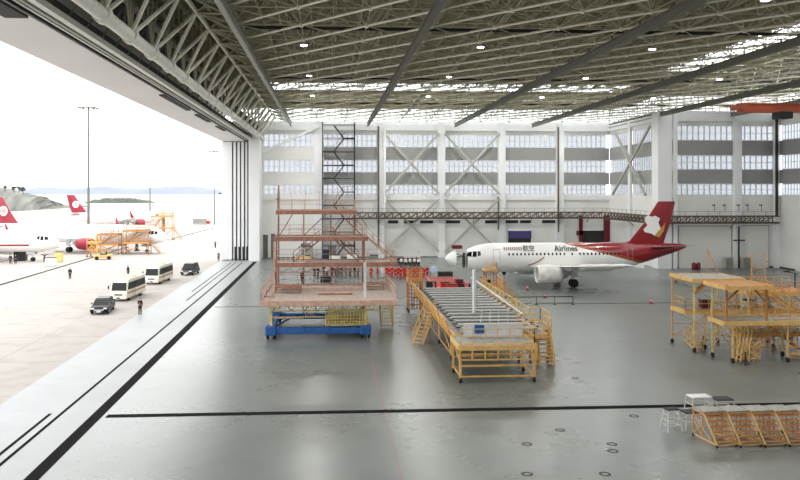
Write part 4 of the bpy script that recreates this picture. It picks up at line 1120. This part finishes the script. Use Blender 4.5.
# leaning guard frames on the left edge
for k in range(20):
    y = 55.2+k*1.24; m = MB(); x = 9.25-D.o.x; Y_ = y-D.o.y
    m.bar((x,Y_,zd-.6),(x-.55,Y_,zd+1.05),.05); m.bar((x,Y_+1.0,zd-.6),(x-.55,Y_+1.0,zd+1.05),.05)
    for q in (.25,.55,.8,1.0): m.bar((x-.55*q,Y_,zd-.6+1.65*q),(x-.55*q,Y_+1.0,zd-.6+1.65*q),.045)
    m.build('side_guard', 'yellow' if k%3 else 'orange', D.t)
for k in range(12):
    y = 60.5+k*1.6; m = MB(); x = 16.3-D.o.x; Y_ = y-D.o.y
    m.bar((x,Y_,zd),(x+.2,Y_,zd+1.05),.045); m.bar((x,Y_+1.2,zd),(x+.2,Y_+1.2,zd+1.05),.045)
    for q in (.5,1.0): m.bar((x+.2*q,Y_,zd+1.05*q),(x+.2*q,Y_+1.2,zd+1.05*q),.04)
    m.build('side_guard', 'yellow' if k%2 else 'yellow_pale', D.t)
D.rail([(9.1,51.5,zd),(14.3,51.5,zd),(14.3,54.8,zd)], 'yellow', 1.1, .9)
D.bars([((9.0,51.4,zd-1.0),(14.4,51.4,zd-1.0)),((9.0,51.4,zd-.15),(14.4,51.4,zd-.15)),((9.0,51.4,zd-.3),(14.4,51.4,zd-.3))]+[((9.0+.9*k,51.4,zd-1),(9.0+.9*k,51.4,zd-.1)) for k in range(7)], 'yellow', .07, 'front_guard')
D.rail([(17.3,57.6,zd),(17.3,60.6,zd),(16.4,60.6,zd)], 'yellow', 1.1, .8, .045); D.rail([(14.6,57.6,zd),(15.9,57.6,zd)], 'yellow', 1.1, .8, .045)
D.stairs((16.5,55.9,.1), (16.5,57.6,zd), 1.1, 'yellow', 'yellow')
D.bars([((x,56.0+.27*k,.2),(x,56.0+.27*k,.2+.42*k)) for k in range(6) for x in (15.9,17.1)]+[((15.9,57.4,.4+.35*k),(17.1,57.4,.4+.35*k)) for k in range(6)]+[((x,57.4,.15),(x,57.4,zd)) for x in (15.9,17.1)]+[((x,55.9,.15),(x,57.4,.15)) for x in (15.9,17.1)], 'yellow', .05, 'stair_tower_frame')
# left descending ladder
D.stairs((7.6,64.2,.1), (9.2,67.5,zd-.2), .9, 'yellow', 'yellow')
D.bars([((14.8+.5*k,60+2*k,zd+.4),(14.8+.5*k+1.6,60+2*k-1.4,zd+1.2)) for k in range(4)]+[((11.5+.7*k,56.5,zd+.5),(12.0+.7*k,58.5,zd+1.2)) for k in range(4)]+[((10.9,57.5,zd+1.2),(14.4,57.5,zd+1.2))], 'steel', .045, 'tilted_strut')
m = MB(); m.box(9.8-D.o.x,14.2-D.o.x,54.2-D.o.y,54.3-D.o.y,zd,zd+1.0); m.build('screen_panel', 'alu', D.t)
tag(MB().box(10.6,11.3,54.1,54.18,zd+.3,zd+.9).build('blue_cloth', 'blue'), 'small blue cloth hanging at the front of the long yellow dock', 'cloth')
MB().bar((XP(474,62)-D.o.x,62-D.o.y,zd),(XP(474,62)-D.o.x,62-D.o.y,zd+4.1),.14,8).build('mast', 'alu', D.t, 'white upright mast')
D.bars([((12.6,66,zd+3),(15.8,60.5,zd+.6))], 'alu', .07, 'mast_stay')

# ---- red, brown and yellow stands round the aircraft nose
D = Dock('nose_work_stand', 'low pinkish red work stand with rails left of the aircraft nose', 'work stand', (XP(452,88), 88))
xa, xb = XP(434,88), XP(468,88)
D.deck(xa, xb, 87.8, 95, 1.2, 'pink_red', 'pink_red', .3); MB().box(xa-D.o.x,xb-D.o.x,87.9-D.o.y,87.95-D.o.y,.35,.9).build('side_panel', 'pink_red', D.t); MB().box(xa-D.o.x,xb-D.o.x,94.9-D.o.y,94.95-D.o.y,1.2,2.1).build('rail_panel', 'pink_red', D.t)
for x in (xa+.1, xb-.1):
    for y in (87.9, 94.9): D.leg(x, y, 1.2, 'pink_red', .08)
D.rail([(xa,95,1.2),(xb,95,1.2),(xb,87.8,1.2)], 'pink_red', 1.1, .7, .06); D.rail([(xa,87.8,1.2),(xa,95,1.2)], 'pink_red', 1.1, .7, .06)
D.stairs((xa+1,86.2,.1),(xa+1,87.8,1.2),1.2,'red','dark')
for px, py, m, d in ((445,292,'red',(1.1,.8,.9)),(452,290.5,'red',(1.4,.8,.8)),(459,292,'dark_red',(1.0,.8,1.1)),(466,294,'dark',(1.0,.8,.7)),(431,293,'dark',(1.2,1.0,1.1))):
    box_thing('tool_trolley', {'red':'red tool trolley between the long yellow dock and pink stand','dark_red':'dark red tool trolley near the pink work stand','dark':'dark equipment box at the foot of the pink work stand'}[m]+(', leftmost of the pair' if px in (445,431) else ', farther right' if px in (452,466) else ''), 'trolley', (XP(px,91.5-(px%3)), 91.5-(px%3), 1.26), d, m)
# tall narrow brown stand at the back left corner of the long dock
D = Dock('access_tower', 'narrow brown access tower at the far left corner of the long yellow dock', 'work stand', (9.4, 82.5))
for x in (8.7, 10.2):
    for y in (81.6, 83.2): D.leg(x, y, 4.6, 'orange', .1)
D.deck(8.7, 10.2, 81.6, 83.2, 3.6, 'deck_brown', 'orange', .3); D.rail([(8.7,81.6,3.6),(10.2,81.6,3.6),(10.2,83.2,3.6),(8.7,83.2,3.6),(8.7,81.6,3.6)], 'orange', 1.0, .5)
D.bars([((8.7+.3*k,81.6,.4),(8.7+.3*k,81.6,3.5)) for k in range(6)]+[((8.7,81.6,.5+.4*k),(10.2,81.6,.5+.4*k)) for k in range(8)], 'deck_brown', .05, 'ladder')
D = Dock('nose_work_stand', 'yellow stepped work stand below the forward door of the aircraft', 'work stand', (XP(492,86), 86))
xa, xb = XP(484,85), XP(500,85)
D.deck(xa, xb, 83, 87, 2.4, 'deck_brown', 'yellow'); D.deck(xa+.3, xa+1.6, 85.5, 87, 4.2, 'deck_brown', 'yellow')
for x in (xa+.1, xb-.1):
    for y in (83.1, 86.9): D.leg(x, y, 2.4, 'yellow', .07)
for x in (xa+.35, xa+1.55):
    for y in (85.55, 86.9): D.leg(x, y, 4.2, 'deck_brown', .07, False, 2.4)
D.rail([(xa,83,2.4),(xb,83,2.4),(xb,87,2.4),(xa,87,2.4),(xa,83,2.4)], 'yellow', 1.0, .6, .04); D.rail([(xa+.3,85.5,4.2),(xa+1.6,85.5,4.2),(xa+1.6,87,4.2)], 'yellow', .9, .6, .04)
D.stairs((xb+1.9,84.5,.1),(xb,84.5,2.4),1.0,'yellow','deck_brown')
D.bars([((xa,83,.6),(xb,83,2.3)),((xb,83,.6),(xa,83,2.3)),((xa,83,.6),(xb,83,.6))], 'yellow', .05)
box_thing('tow_bar_head', 'white box on the floor below the aircraft nose', 'box', gp(483.5,283), (.9,.8,.8), 'box_white')
# round pale drum on a stand
x, y, _ = gp(434, 277.5); t = thing('drum_fan', 'round pale blue-white drum fan standing at the right end of the red line-up', 'fan', (x, y, 0))
MB().lathe([(-.2,.5),(-.2,.58),(.2,.58),(.2,.5)], (0,0,1.25), 'y', 22).build('housing', 'blue_disc', t)
f = MB(); f.bar((-.6,0,.1),(-.6,0,1.0),.05); f.bar((.6,0,.1),(.6,0,1.0),.05); f.bar((-.6,-.5,.1),(-.6,.5,.1),.06); f.bar((.6,-.5,.1),(.6,.5,.1),.06); f.build('stand', 'dark', t)
box_thing('equipment_cart', 'low dark cart beside the pale drum fan', 'cart', (x+1.9, y+1, 0), (2.2,1.1,.7), 'dark')
# thin pole stands, reels and cones
def belt(x0, x1, y, label, n):
    t = thing('belt_barrier', label, 'barrier', ((x0+x1)/2, y, 0)); h = (x1-x0)/2
    for k in range(n):
        x = -h+2*h*k/(n-1); p_ = MB().bar((x,0,0),(x,0,1.0),.035,8).build('post', 'black', t)
        MB().lathe([(0,.2),(.04,.18)], (x,0,0)).build('post_base', 'black', p_)
    b = MB(); b.box(-h,h,-.01,.01,.88,.98); b.build('belt', 'black', t); MB().box(-h,h,-.01,.01,.18,.23).build('lower_belt', 'black', t)
belt(XP(500,86.2), XP(573,86.2), 86.2, 'black belt barrier in front of the aircraft engine, right of the long dock', 5)
belt(XP(413,86.2), XP(431,86.2), 86.2, 'short black belt barrier left of the long yellow dock', 2)
def cone(px, py, i):
    t = thing('traffic_cone', ['red traffic cone on the floor under the front fuselage','red traffic cone in front of the engine','red traffic cone on the floor right of the aircraft wing','red traffic cone below the tail of the hangar aircraft'][i], 'traffic cone', gp(px,py))
    MB().lathe([(0.03,.16),(.7,.03),(.72,.0)], (0,0,0)).build('cone', 'red', t); MB().bbox(-.22,.22,-.22,.22,0,.05,.01).build('base', 'black', t); MB().lathe([(.32,.108),(.46,.078)], (0,0,0)).build('band', 'box_white', t)
cone(527.5,290,0); cone(545,298,1); cone(651,303.5,2); cone(676,282,3)
x, y, _ = gp(504, 282.5); t = thing('hose_reel_stand', 'thin black pole stand on the floor below the forward fuselage windows', 'stand', (x,y,0))
MB().bar((0,0,0),(0,0,1.5),.05,8).build('pole', 'dark', t); MB().lathe([(0,.35),(.06,.3)], (0,0,0)).build('base', 'dark', t); MB().lathe([(-.1,.3),(.1,.3)], (0,0,1.4), 'y').build('reel', 'dark', t)
# red air hose hanging from the aircraft side
hs = MB(); pts = []
for k in range(11): a_ = k/10; pts.append(Vector((PX+10.2+2.3*a_, 105.4-2.12, 2.9+1.1*a_+.0-1.3*a_*(1-a_)*.6)))
hs.path(pts, .07, 6); tag(hs.build('air_hose', 'dark_red'), 'short dark red hose slung against the forward fuselage side', 'hose')

# ---- red-topped drums and wall units on the right
for i, px in enumerate((694, 698.5)):
    x, y, _ = gp(px, 270.5); y = min(y, Y2-1.5); t = thing('fire_extinguisher_trolley', ['dark red wheeled extinguisher against the right back wall, left one','dark red wheeled extinguisher against the right back wall, right one'][i], 'extinguisher', (x, y, 0))
    MB().lathe([(.1,.3),(.15,.34),(1.1,.34),(1.3,.15),(1.4,.1)], (0,0,0)).build('cylinder', 'dark_red', t); f = MB(); f.bar((-.2,.3,0.1),(-.2,.35,1.3),.03); f.bar((.2,.3,.1),(.2,.35,1.3),.03); f.build('frame', 'dark', t)
for i, px in enumerate((726.5, 744)):
    x = XP(px, Y2-1); t = thing('air_unit', ['grey air unit against the wall left of the middle column','grey air unit against the wall right of the middle column'][i], 'air unit', (x, Y2-1.5, 0))
    MB().bbox(-.75,.75,-.4,.4,.1,2.0,.06).build('housing', 'beam_light', t); f = MB()
    for k in range(8): f.box(-.6,.6,-.46,-.4,.3+k*.2,.38+k*.2)
    f.build('louvre', 'beam', t)
x, y, _ = gp(795, 292); t = thing('work_lamp', 'dark boom lamp on a post at the right edge of the photo', 'lamp', (x, y, 0))
MB().bar((0,0,0),(0,0,2.5),.09,8).build('post', 'dark', t); m = MB(); m.bar((0,0,2.4),(-1.0,0,2.7),.06); m.bar((0,0,2.4),(.4,0,2.3),.06); m.build('arm', 'dark', t); MB().bbox(-1.5,-.8,-.2,.2,2.6,2.8,.05).build('lamp_head', 'dark', t); MB().lathe([(0,.5),(.08,.45)], (0,0,0)).build('base', 'dark', t)

# ---- the yellow tail dock on the right
D = Dock('tail_work_dock', 'big yellow two-level work dock with stairs at the right edge', 'work dock', (37, 61))
za, zb_ = 3.25, 6.05
D.deck(29.8, 38.6, 61.3, 63.7, za, 'deck_grey', 'yellow', .28); D.deck(29.9, 34.3, 60.0, 64.2, zb_, 'deck_grey', 'yellow', .25)
D.deck(30.5, 42.5, 56.2, 58.6, za-.05, 'deck_grey', 'yellow', .3, 'front_deck'); D.deck(30.3, 34.1, 55.7, 59.0, zb_-.05, 'deck_brown', 'yellow', .25, 'upper_deck')
D.deck(35.0, 41, 61.0, 64.6, 4.7, 'deck_brown', 'yellow', .2, 'middle_deck'); D.deck(33.6, 41, 59.0, 61.0, 1.7, 'deck_grey', 'orange', .22, 'low_deck')
for x, y, z in ((30.0,64.0,zb_),(31.6,61.4,za),(30.1,60.2,zb_),(34.1,64.0,zb_),(34.1,60.2,zb_),(38.4,63.5,4.7),(37.6,61.4,za),(30.7,58.4,zb_),(31.2,56.3,za),(32.2,57.4,za),(33.9,58.8,zb_),(36.5,58.4,za),(39.5,58.4,za),(35.6,56.3,za),(39.8,56.3,za),(40.8,64,4.7),(36,64.4,4.7)): D.leg(x, y, z, 'yellow' if (x*10)%2 < 1 else 'yellow_pale', .075)
bs = []
for x0, x1, y, z0, z1_ in ((30.1,31.8,61.4,.7,za),(31.8,34.1,61.4,.7,za),(34.1,36,61.4,.7,za),(36,38.4,61.4,.7,za),(30.7,32.3,58.5,.7,za),(32.3,34.0,58.5,.7,za),(34.0,36.5,58.5,.7,za),(36.5,39.5,58.5,.7,za),(30.0,34.1,64.0,.7,za),(30.1,34.1,64.0,za+.3,zb_),(31.2,33.5,56.3,.3,2.0),(35.6,39.8,56.3,.6,1.6)):
    bs += [((x0,y,z0),(x1,y,z1_-.3)),((x0,y,z1_-.3),(x1,y,z0)),((x0,y,z0),(x1,y,z0)),((x0,y,z0+1),(x1,y,z0+1))]
D.bars(bs, 'yellow', .04)
D.bars([((30.1,60.2,zb_-1.2),(31.4,60.2,zb_-.2)),((31.0,61.5,zb_-1.0),(32.0,61.5,zb_-.2)),((30.7,56.4,zb_-1.3),(31.9,56.4,zb_-.2)),((33.9,56.4,zb_-1.3),(32.8,56.4,zb_-.2)),((30.7,56.3,za),(30.7,56.3,zb_)),((33.9,56.3,za),(33.9,56.3,zb_))], 'deck_brown', .1, 'knee_brace')
D.rail([(29.9,63.6,za),(29.9,61.4,za),(34,61.4,za)], 'yellow', 1.05, 1.1, .03); D.rail([(30.6,58.5,za),(42.4,58.5,za)], 'yellow', 1.05, 1.1); D.rail([(34.5,56.3,za),(42.4,56.3,za)], 'orange', 1.0, 1.4, .03)
D.rail([(35.1,61.1,4.7),(41,61.1,4.7)], 'orange', 1.0, .7); D.rail([(35.1,64.5,4.7),(41,64.5,4.7)], 'yellow', 1.0, .7); D.rail([(33.7,59.2,1.7),(41,59.2,1.7)], 'orange', 1.0, .7); D.rail([(34.6,63.6,za),(38.5,63.6,za)], 'yellow', 1.0, .6)
D.stairs((39.8,60.2,2.4), (36.2,60.4,4.9), 1.0, 'yellow', 'deck_brown'); D.stairs((41.4,62.6,2.4), (36.8,62.9,5.1), 1.0, 'orange', 'deck_brown'); D.stairs((32.6,56.7,.1),(34.8,58.4,1.7),.9,'yellow','deck_brown'); D.stairs((30.6,60.2,.1),(30.0,61.3,.9),.8,'yellow','deck_brown')
D.stairs((38.8,59.6,.2),(35.2,59.8,3.0),.9,'orange','deck_brown')
D.rail([(31.3,56.3,.25),(33.4,56.3,.25)], 'yellow', .9, .5); D.rail([(35.6,56.3,.25),(40.5,56.3,.25)], 'orange', .9, 1.2)
D.bars([((x,y,z),(x,y,zb_+2.2)) for x,y,z in ((33.2,64.0,zb_),(34.4,59.2,za),(36.0,60.0,zb_))]+[((33.2,64.0,zb_+2.1),(34.1,64.0,zb_)),((34.4,59.2,zb_+.9),(36.0,60.0,zb_+.9))], 'orange', .045, 'mast')
D.bars([((34.6+.8*k,57.2+.1*k,.4),(35.4+.8*k,58.3,za-.4)) for k in range(6)]+[((34.6+.6*k,61.6,za+.2),(35.1+.6*k,63.4,4.5)) for k in range(7)]+[((33+.7*k,59.2,.3),(33.5+.7*k,60.8,1.6)) for k in range(7)], 'orange', .04, 'strut')
for q in range(4):
    D.bars([((31.3+.28*q,56.0-.1*q,.2),(31.6+.28*q,56.1,1.5)),((31.6+.28*q,56.1,1.5),(32.5+.28*q,57.2,2.6))], 'yellow', .05, 'curved_guard')
for i, (px, py, m, z) in enumerate(((704.5,318,'dark_red',za+.06),(748,317,'box_white',za+.06))):
    x = XP(px, 62.6); box_thing('tool_box', ['dark red tool box on the left deck of the yellow tail dock','white box on the middle of the yellow tail dock'][i], 'box', (x, 62.6, z), (.8,.6,.6), m)
# black objects on the floor at its foot
t = thing('stand_jack', 'small black jack on the floor in front of the yellow tail dock', 'jack', gp(745.5, 365)); MB().bar((0,0,0),(0,0,1.0),.1,8,.06).build('post', 'black', t); f = MB()
for k in range(3): f.bar((0,0,.5),(.35*math.cos(k*2.1),.35*math.sin(k*2.1),0),.04)
f.build('foot', 'black', t)
t = thing('stand_jack', 'small dark jack on the floor left of the yellow tail dock front', 'jack', gp(703, 347)); MB().bar((0,0,0),(0,0,.9),.1,8,.06).build('post', 'black', t); f = MB()
for k in range(3): f.bar((0,0,.5),(.35*math.cos(k*2.1),.35*math.sin(k*2.1),0),.04)
f.build('foot', 'black', t)

# ---- row of yellow step ladders, front right
def step_ladder():
    """rolling steps: top platform at the back, steps come down towards -Y"""
    t = thing('rolling_steps', 'x', 'step ladder', (0,0,0)); h = 1.56
    MB().bbox(-.62,.62,-.1,.95,h-.04,h+.04,.015).build('platform', 'deck_grey', t); f = MB(); f.box(-.62,.62,-.12,.97,h-.12,h-.04); f.build('platform_frame', 'orange', t)
    for s_ in (-1,1):
        MB().bar((s_*.58,.9,.12),(s_*.58,.9,h-.05),.04).build('leg', 'orange', t)
        MB().bar((s_*.58,.1,.12),(s_*.58,.1,h-.05),.03).build('leg', 'orange', t)
        MB().bar((s_*.58,-1.15,.14),(s_*.58,0,h-.04),.045).build('stringer', 'yellow', t)
        MB().bar((s_*.58,-1.15,.14),(s_*.58,.92,.14),.04).build('base_rail', 'yellow', t)
        f = MB(); f.bar((s_*.58,-.7,.14),(s_*.58,.9,h-.3),.025); f.bar((s_*.58,.1,.2),(s_*.58,.9,.9),.025); f.bar((s_*.58,.1,.9),(s_*.58,.9,.2),.025); f.build('brace', 'yellow', t)
        for y in (-1.1,.9): MB().lathe([(-.03,.03),(-.03,.09),(.03,.09),(.03,.03)], (s_*.58,y,.09), 'x', 12).build('wheel', 'rubber', t)
    for k in range(6):
        a = (k+.6)/6.3; MB().cbox((0,-1.15+1.15*a,.14+(h-.2)*a),(1.12,.24,.035)).build('tread', 'deck_brown', t)
    for y_, z_ in ((.9,.5),(.9,1.1),(-1.15,.14)): MB().bar((-.58,y_,z_),(.58,y_,z_),.03).build('cross_bar', 'yellow', t)
    return t
s0 = step_ladder(); xs0 = 20.3
labs = ['yellow rolling steps at the left end of the row, next to the silver stools', 'second set of yellow rolling steps from the left', 'third and middle set of yellow rolling steps', 'fourth set of yellow rolling steps from the left', 'yellow rolling steps cut by the right edge of the photo']
for k in range(5):
    loc = (xs0+.22+1.3*k, 38.95-.02*k, 0)
    if k == 0: s0.location = loc; s0.rotation_euler = (0,0,.13); s0['label'] = labs[0]
    else: dup(s0, loc, .13+random.uniform(-.03,.03), labs[k])
# silver stools
def stool(label, loc, w, d, h, top, rz=0, steps=0, back=None):
    t = thing('work_stool', label, 'stool', loc, rz); MB().bbox(-w/2,w/2,-d/2,d/2,h-.05,h+.02,.02).build('top', top, t)
    for sx in (-1,1):
        for sy in (-1,1): MB().bar((sx*(w/2+.08),sy*(d/2+.12),0),(sx*(w/2-.05),sy*(d/2-.05),h-.04),.035).build('leg', 'alu', t)
    f = MB()
    for q in range(max(1,steps)):
        zz = h*(q+1)/(max(1,steps)+1)
        for sy in (-1,1): f.bar((-w/2,sy*d/2,zz),(w/2,sy*d/2,zz),.025)
        for sx in (-1,1): f.bar((sx*w/2,-d/2,zz),(sx*w/2,d/2,zz),.025)
    f.build('rung', 'alu', t); return t
stool('small silver step stool standing leftmost, apart from the yellow steps', gp(671.5,430), .75, .5, 1.2, 'dark', .15, 3)
stool('silver work table with pale top standing behind the other stools', gp(699,417), 1.25, .8, 1.25, 'alu', .05, 2)
stool('low dark-topped stool between the silver step stool and yellow steps', gp(690,428), .9, .7, .95, 'dark', .1, 1)
stool('dark-topped stool behind the first two yellow rolling steps', gp(722,414), 1.1, .8, .95, 'dark', 0, 1)

# ---- yellow scaffolds round the aircraft outside
def scaffold(label, px0, px1, py, zt, seed, m='yellow'):
    random.seed(seed); x0, y0, _ = gp(px0, py); x1, y1, _ = gp(px1, py); L = x1-x0; D = Dock('apron_work_stand', label, 'work stand', ((x0+x1)/2, y0)); D.t.location.z = -.02
    w = 2.4; n = max(1, int(L/2.6))
    for k in range(n+1):
        x = x0+L*k/n
        for y in (y0, y0+w): D.leg(x, y, zt, m if k%2 else 'tan_steel', .12)
    D.deck(x0, x1, y0, y0+w, zt, 'deck_brown', m, .3); D.deck(x0, x1, y0, y0+w, zt*.5, 'deck_brown', 'orange', .25)
    bs = []
    for k in range(n):
        a = x0+L*k/n; b = x0+L*(k+1)/n
        for z0, z1_ in ((.4,zt*.5),(zt*.5,zt)): bs += [((a,y0,z0),(b,y0,z1_)),((b,y0,z0),(a,y0,z1_)),((a,y0+w,z0),(b,y0+w,z1_))]
    D.bars(bs, m, .08); D.rail([(x0,y0,zt),(x1,y0,zt),(x1,y0+w,zt),(x0,y0+w,zt)], m, 1.1, 1.0, .06); D.rail([(x0,y0,zt*.5),(x1,y0,zt*.5)], 'orange', 1.0, 1.2, .05)
    D.stairs((x1+2.2,y0+1,.1),(x1,y0+1,zt*.5),1.1,m,'deck_brown'); D.stairs((x0+.5,y0+1.6,zt*.5),(min(x1,x0+3),y0+1.6,zt),.9,m,'deck_brown')
scaffold('yellow work stand just left of the outdoor aircraft nose, nearest of them', 123, 148, 254.5, 5.0, 3, 'tan_steel')
scaffold('long yellow work stand along the outdoor aircraft, left of the nearest stand', 97, 118, 254.5, 4.2, 4, 'tan_steel')
scaffold('yellow work stand at the far side of the outdoor aircraft nose', 151, 172, 240, 6.4, 5, 'orange')
scaffold('low yellow stand beside the yellow tug at the tall mast', 87, 97, 257, 3.0, 6, 'yellow')
for i, (px, py, ty) in enumerate(((133,232,222),(161,226,216))):
    x, y, _ = gp(px, 252 if i == 0 else 240); t = thing('stand_post', ['dark post sticking up over the long yellow stand','dark post sticking up over the far yellow stand'][i], 'post', (x, y+3.2, 0)); MB().bar((0,0,0),(0,0,ZP(px,ty,y+3.2)),.35,8).build('mast', 'dark', t); MB().lathe([(0,.7),(.2,.6)], (0,0,0)).build('base', 'dark', t)
# ground equipment under the striped airliner
for i, (px, py, d, m, lab) in enumerate(((14,262,(2.2,1.4,2.2),'black','black equipment unit under the striped airliner fuselage'),(51,266,(1.7,1.2,1.5),'box_white','white service box in front of the striped airliner nose'),(59,262,(1.3,1.2,1.9),'yellow_pale','pale yellow service cart in front of the striped airliner'))):
    x, y, _ = gp(px, py); box_thing('service_cart', lab, 'cart', (x, y+(3 if i == 0 else 0), -.02), d, m)

# ================================================================ LIGHT AND CAMERA
w = bpy.data.worlds.new('sky'); bpy.context.scene.world = w; w.use_nodes = True; nt = w.node_tree; bg = nt.nodes['Background']
tc = nt.nodes.new('ShaderNodeTexCoord'); sp = nt.nodes.new('ShaderNodeSeparateXYZ'); r = nt.nodes.new('ShaderNodeValToRGB'); nz = nt.nodes.new('ShaderNodeTexNoise')
nt.links.new(tc.outputs['Generated'], sp.inputs[0]); nt.links.new(sp.outputs['Z'], r.inputs['Fac'])
r.color_ramp.elements[0].color = (.88,.90,.94,1); r.color_ramp.elements[0].position = 0; r.color_ramp.elements[1].color = (1,1,1,1); r.color_ramp.elements[1].position = .12
nt.links.new(r.outputs['Color'], bg.inputs['Color']); bg.inputs['Strength'].default_value = 1.0
# daylight lamps of the hangar: the high bay fittings
for i, (x, y) in enumerate(LP):
    l = bpy.data.lights.new('high_bay_light', 'AREA'); l.shape = 'DISK'; l.size = .8; l.energy = LAMP; l.color = (1,.985,.95)
    o = bpy.data.objects.new('high_bay_light', l); C.objects.link(o); o.location = (x, y, 26.35)
cam = bpy.data.cameras.new('camera'); co = bpy.data.objects.new('camera', cam); C.objects.link(co)
co.location = (0,0,H); co.rotation_euler = (PI/2, 0, -A); cam.sensor_width = 36; cam.lens = F/800*36; cam.shift_x = (400-CX)/800; cam.shift_y = -(240-HY)/800
cam.clip_start = .1; cam.clip_end = 8000
sc = bpy.context.scene; sc.camera = co
sc.view_settings.view_transform = 'Standard'; sc.view_settings.look = 'None'; sc.view_settings.gamma = 1; sc.view_settings.use_curve_mapping = False
sc.view_settings.exposure = EXPO
sc.cycles.max_bounces = 8; sc.cycles.diffuse_bounces = 5; sc.cycles.transparent_max_bounces = 16
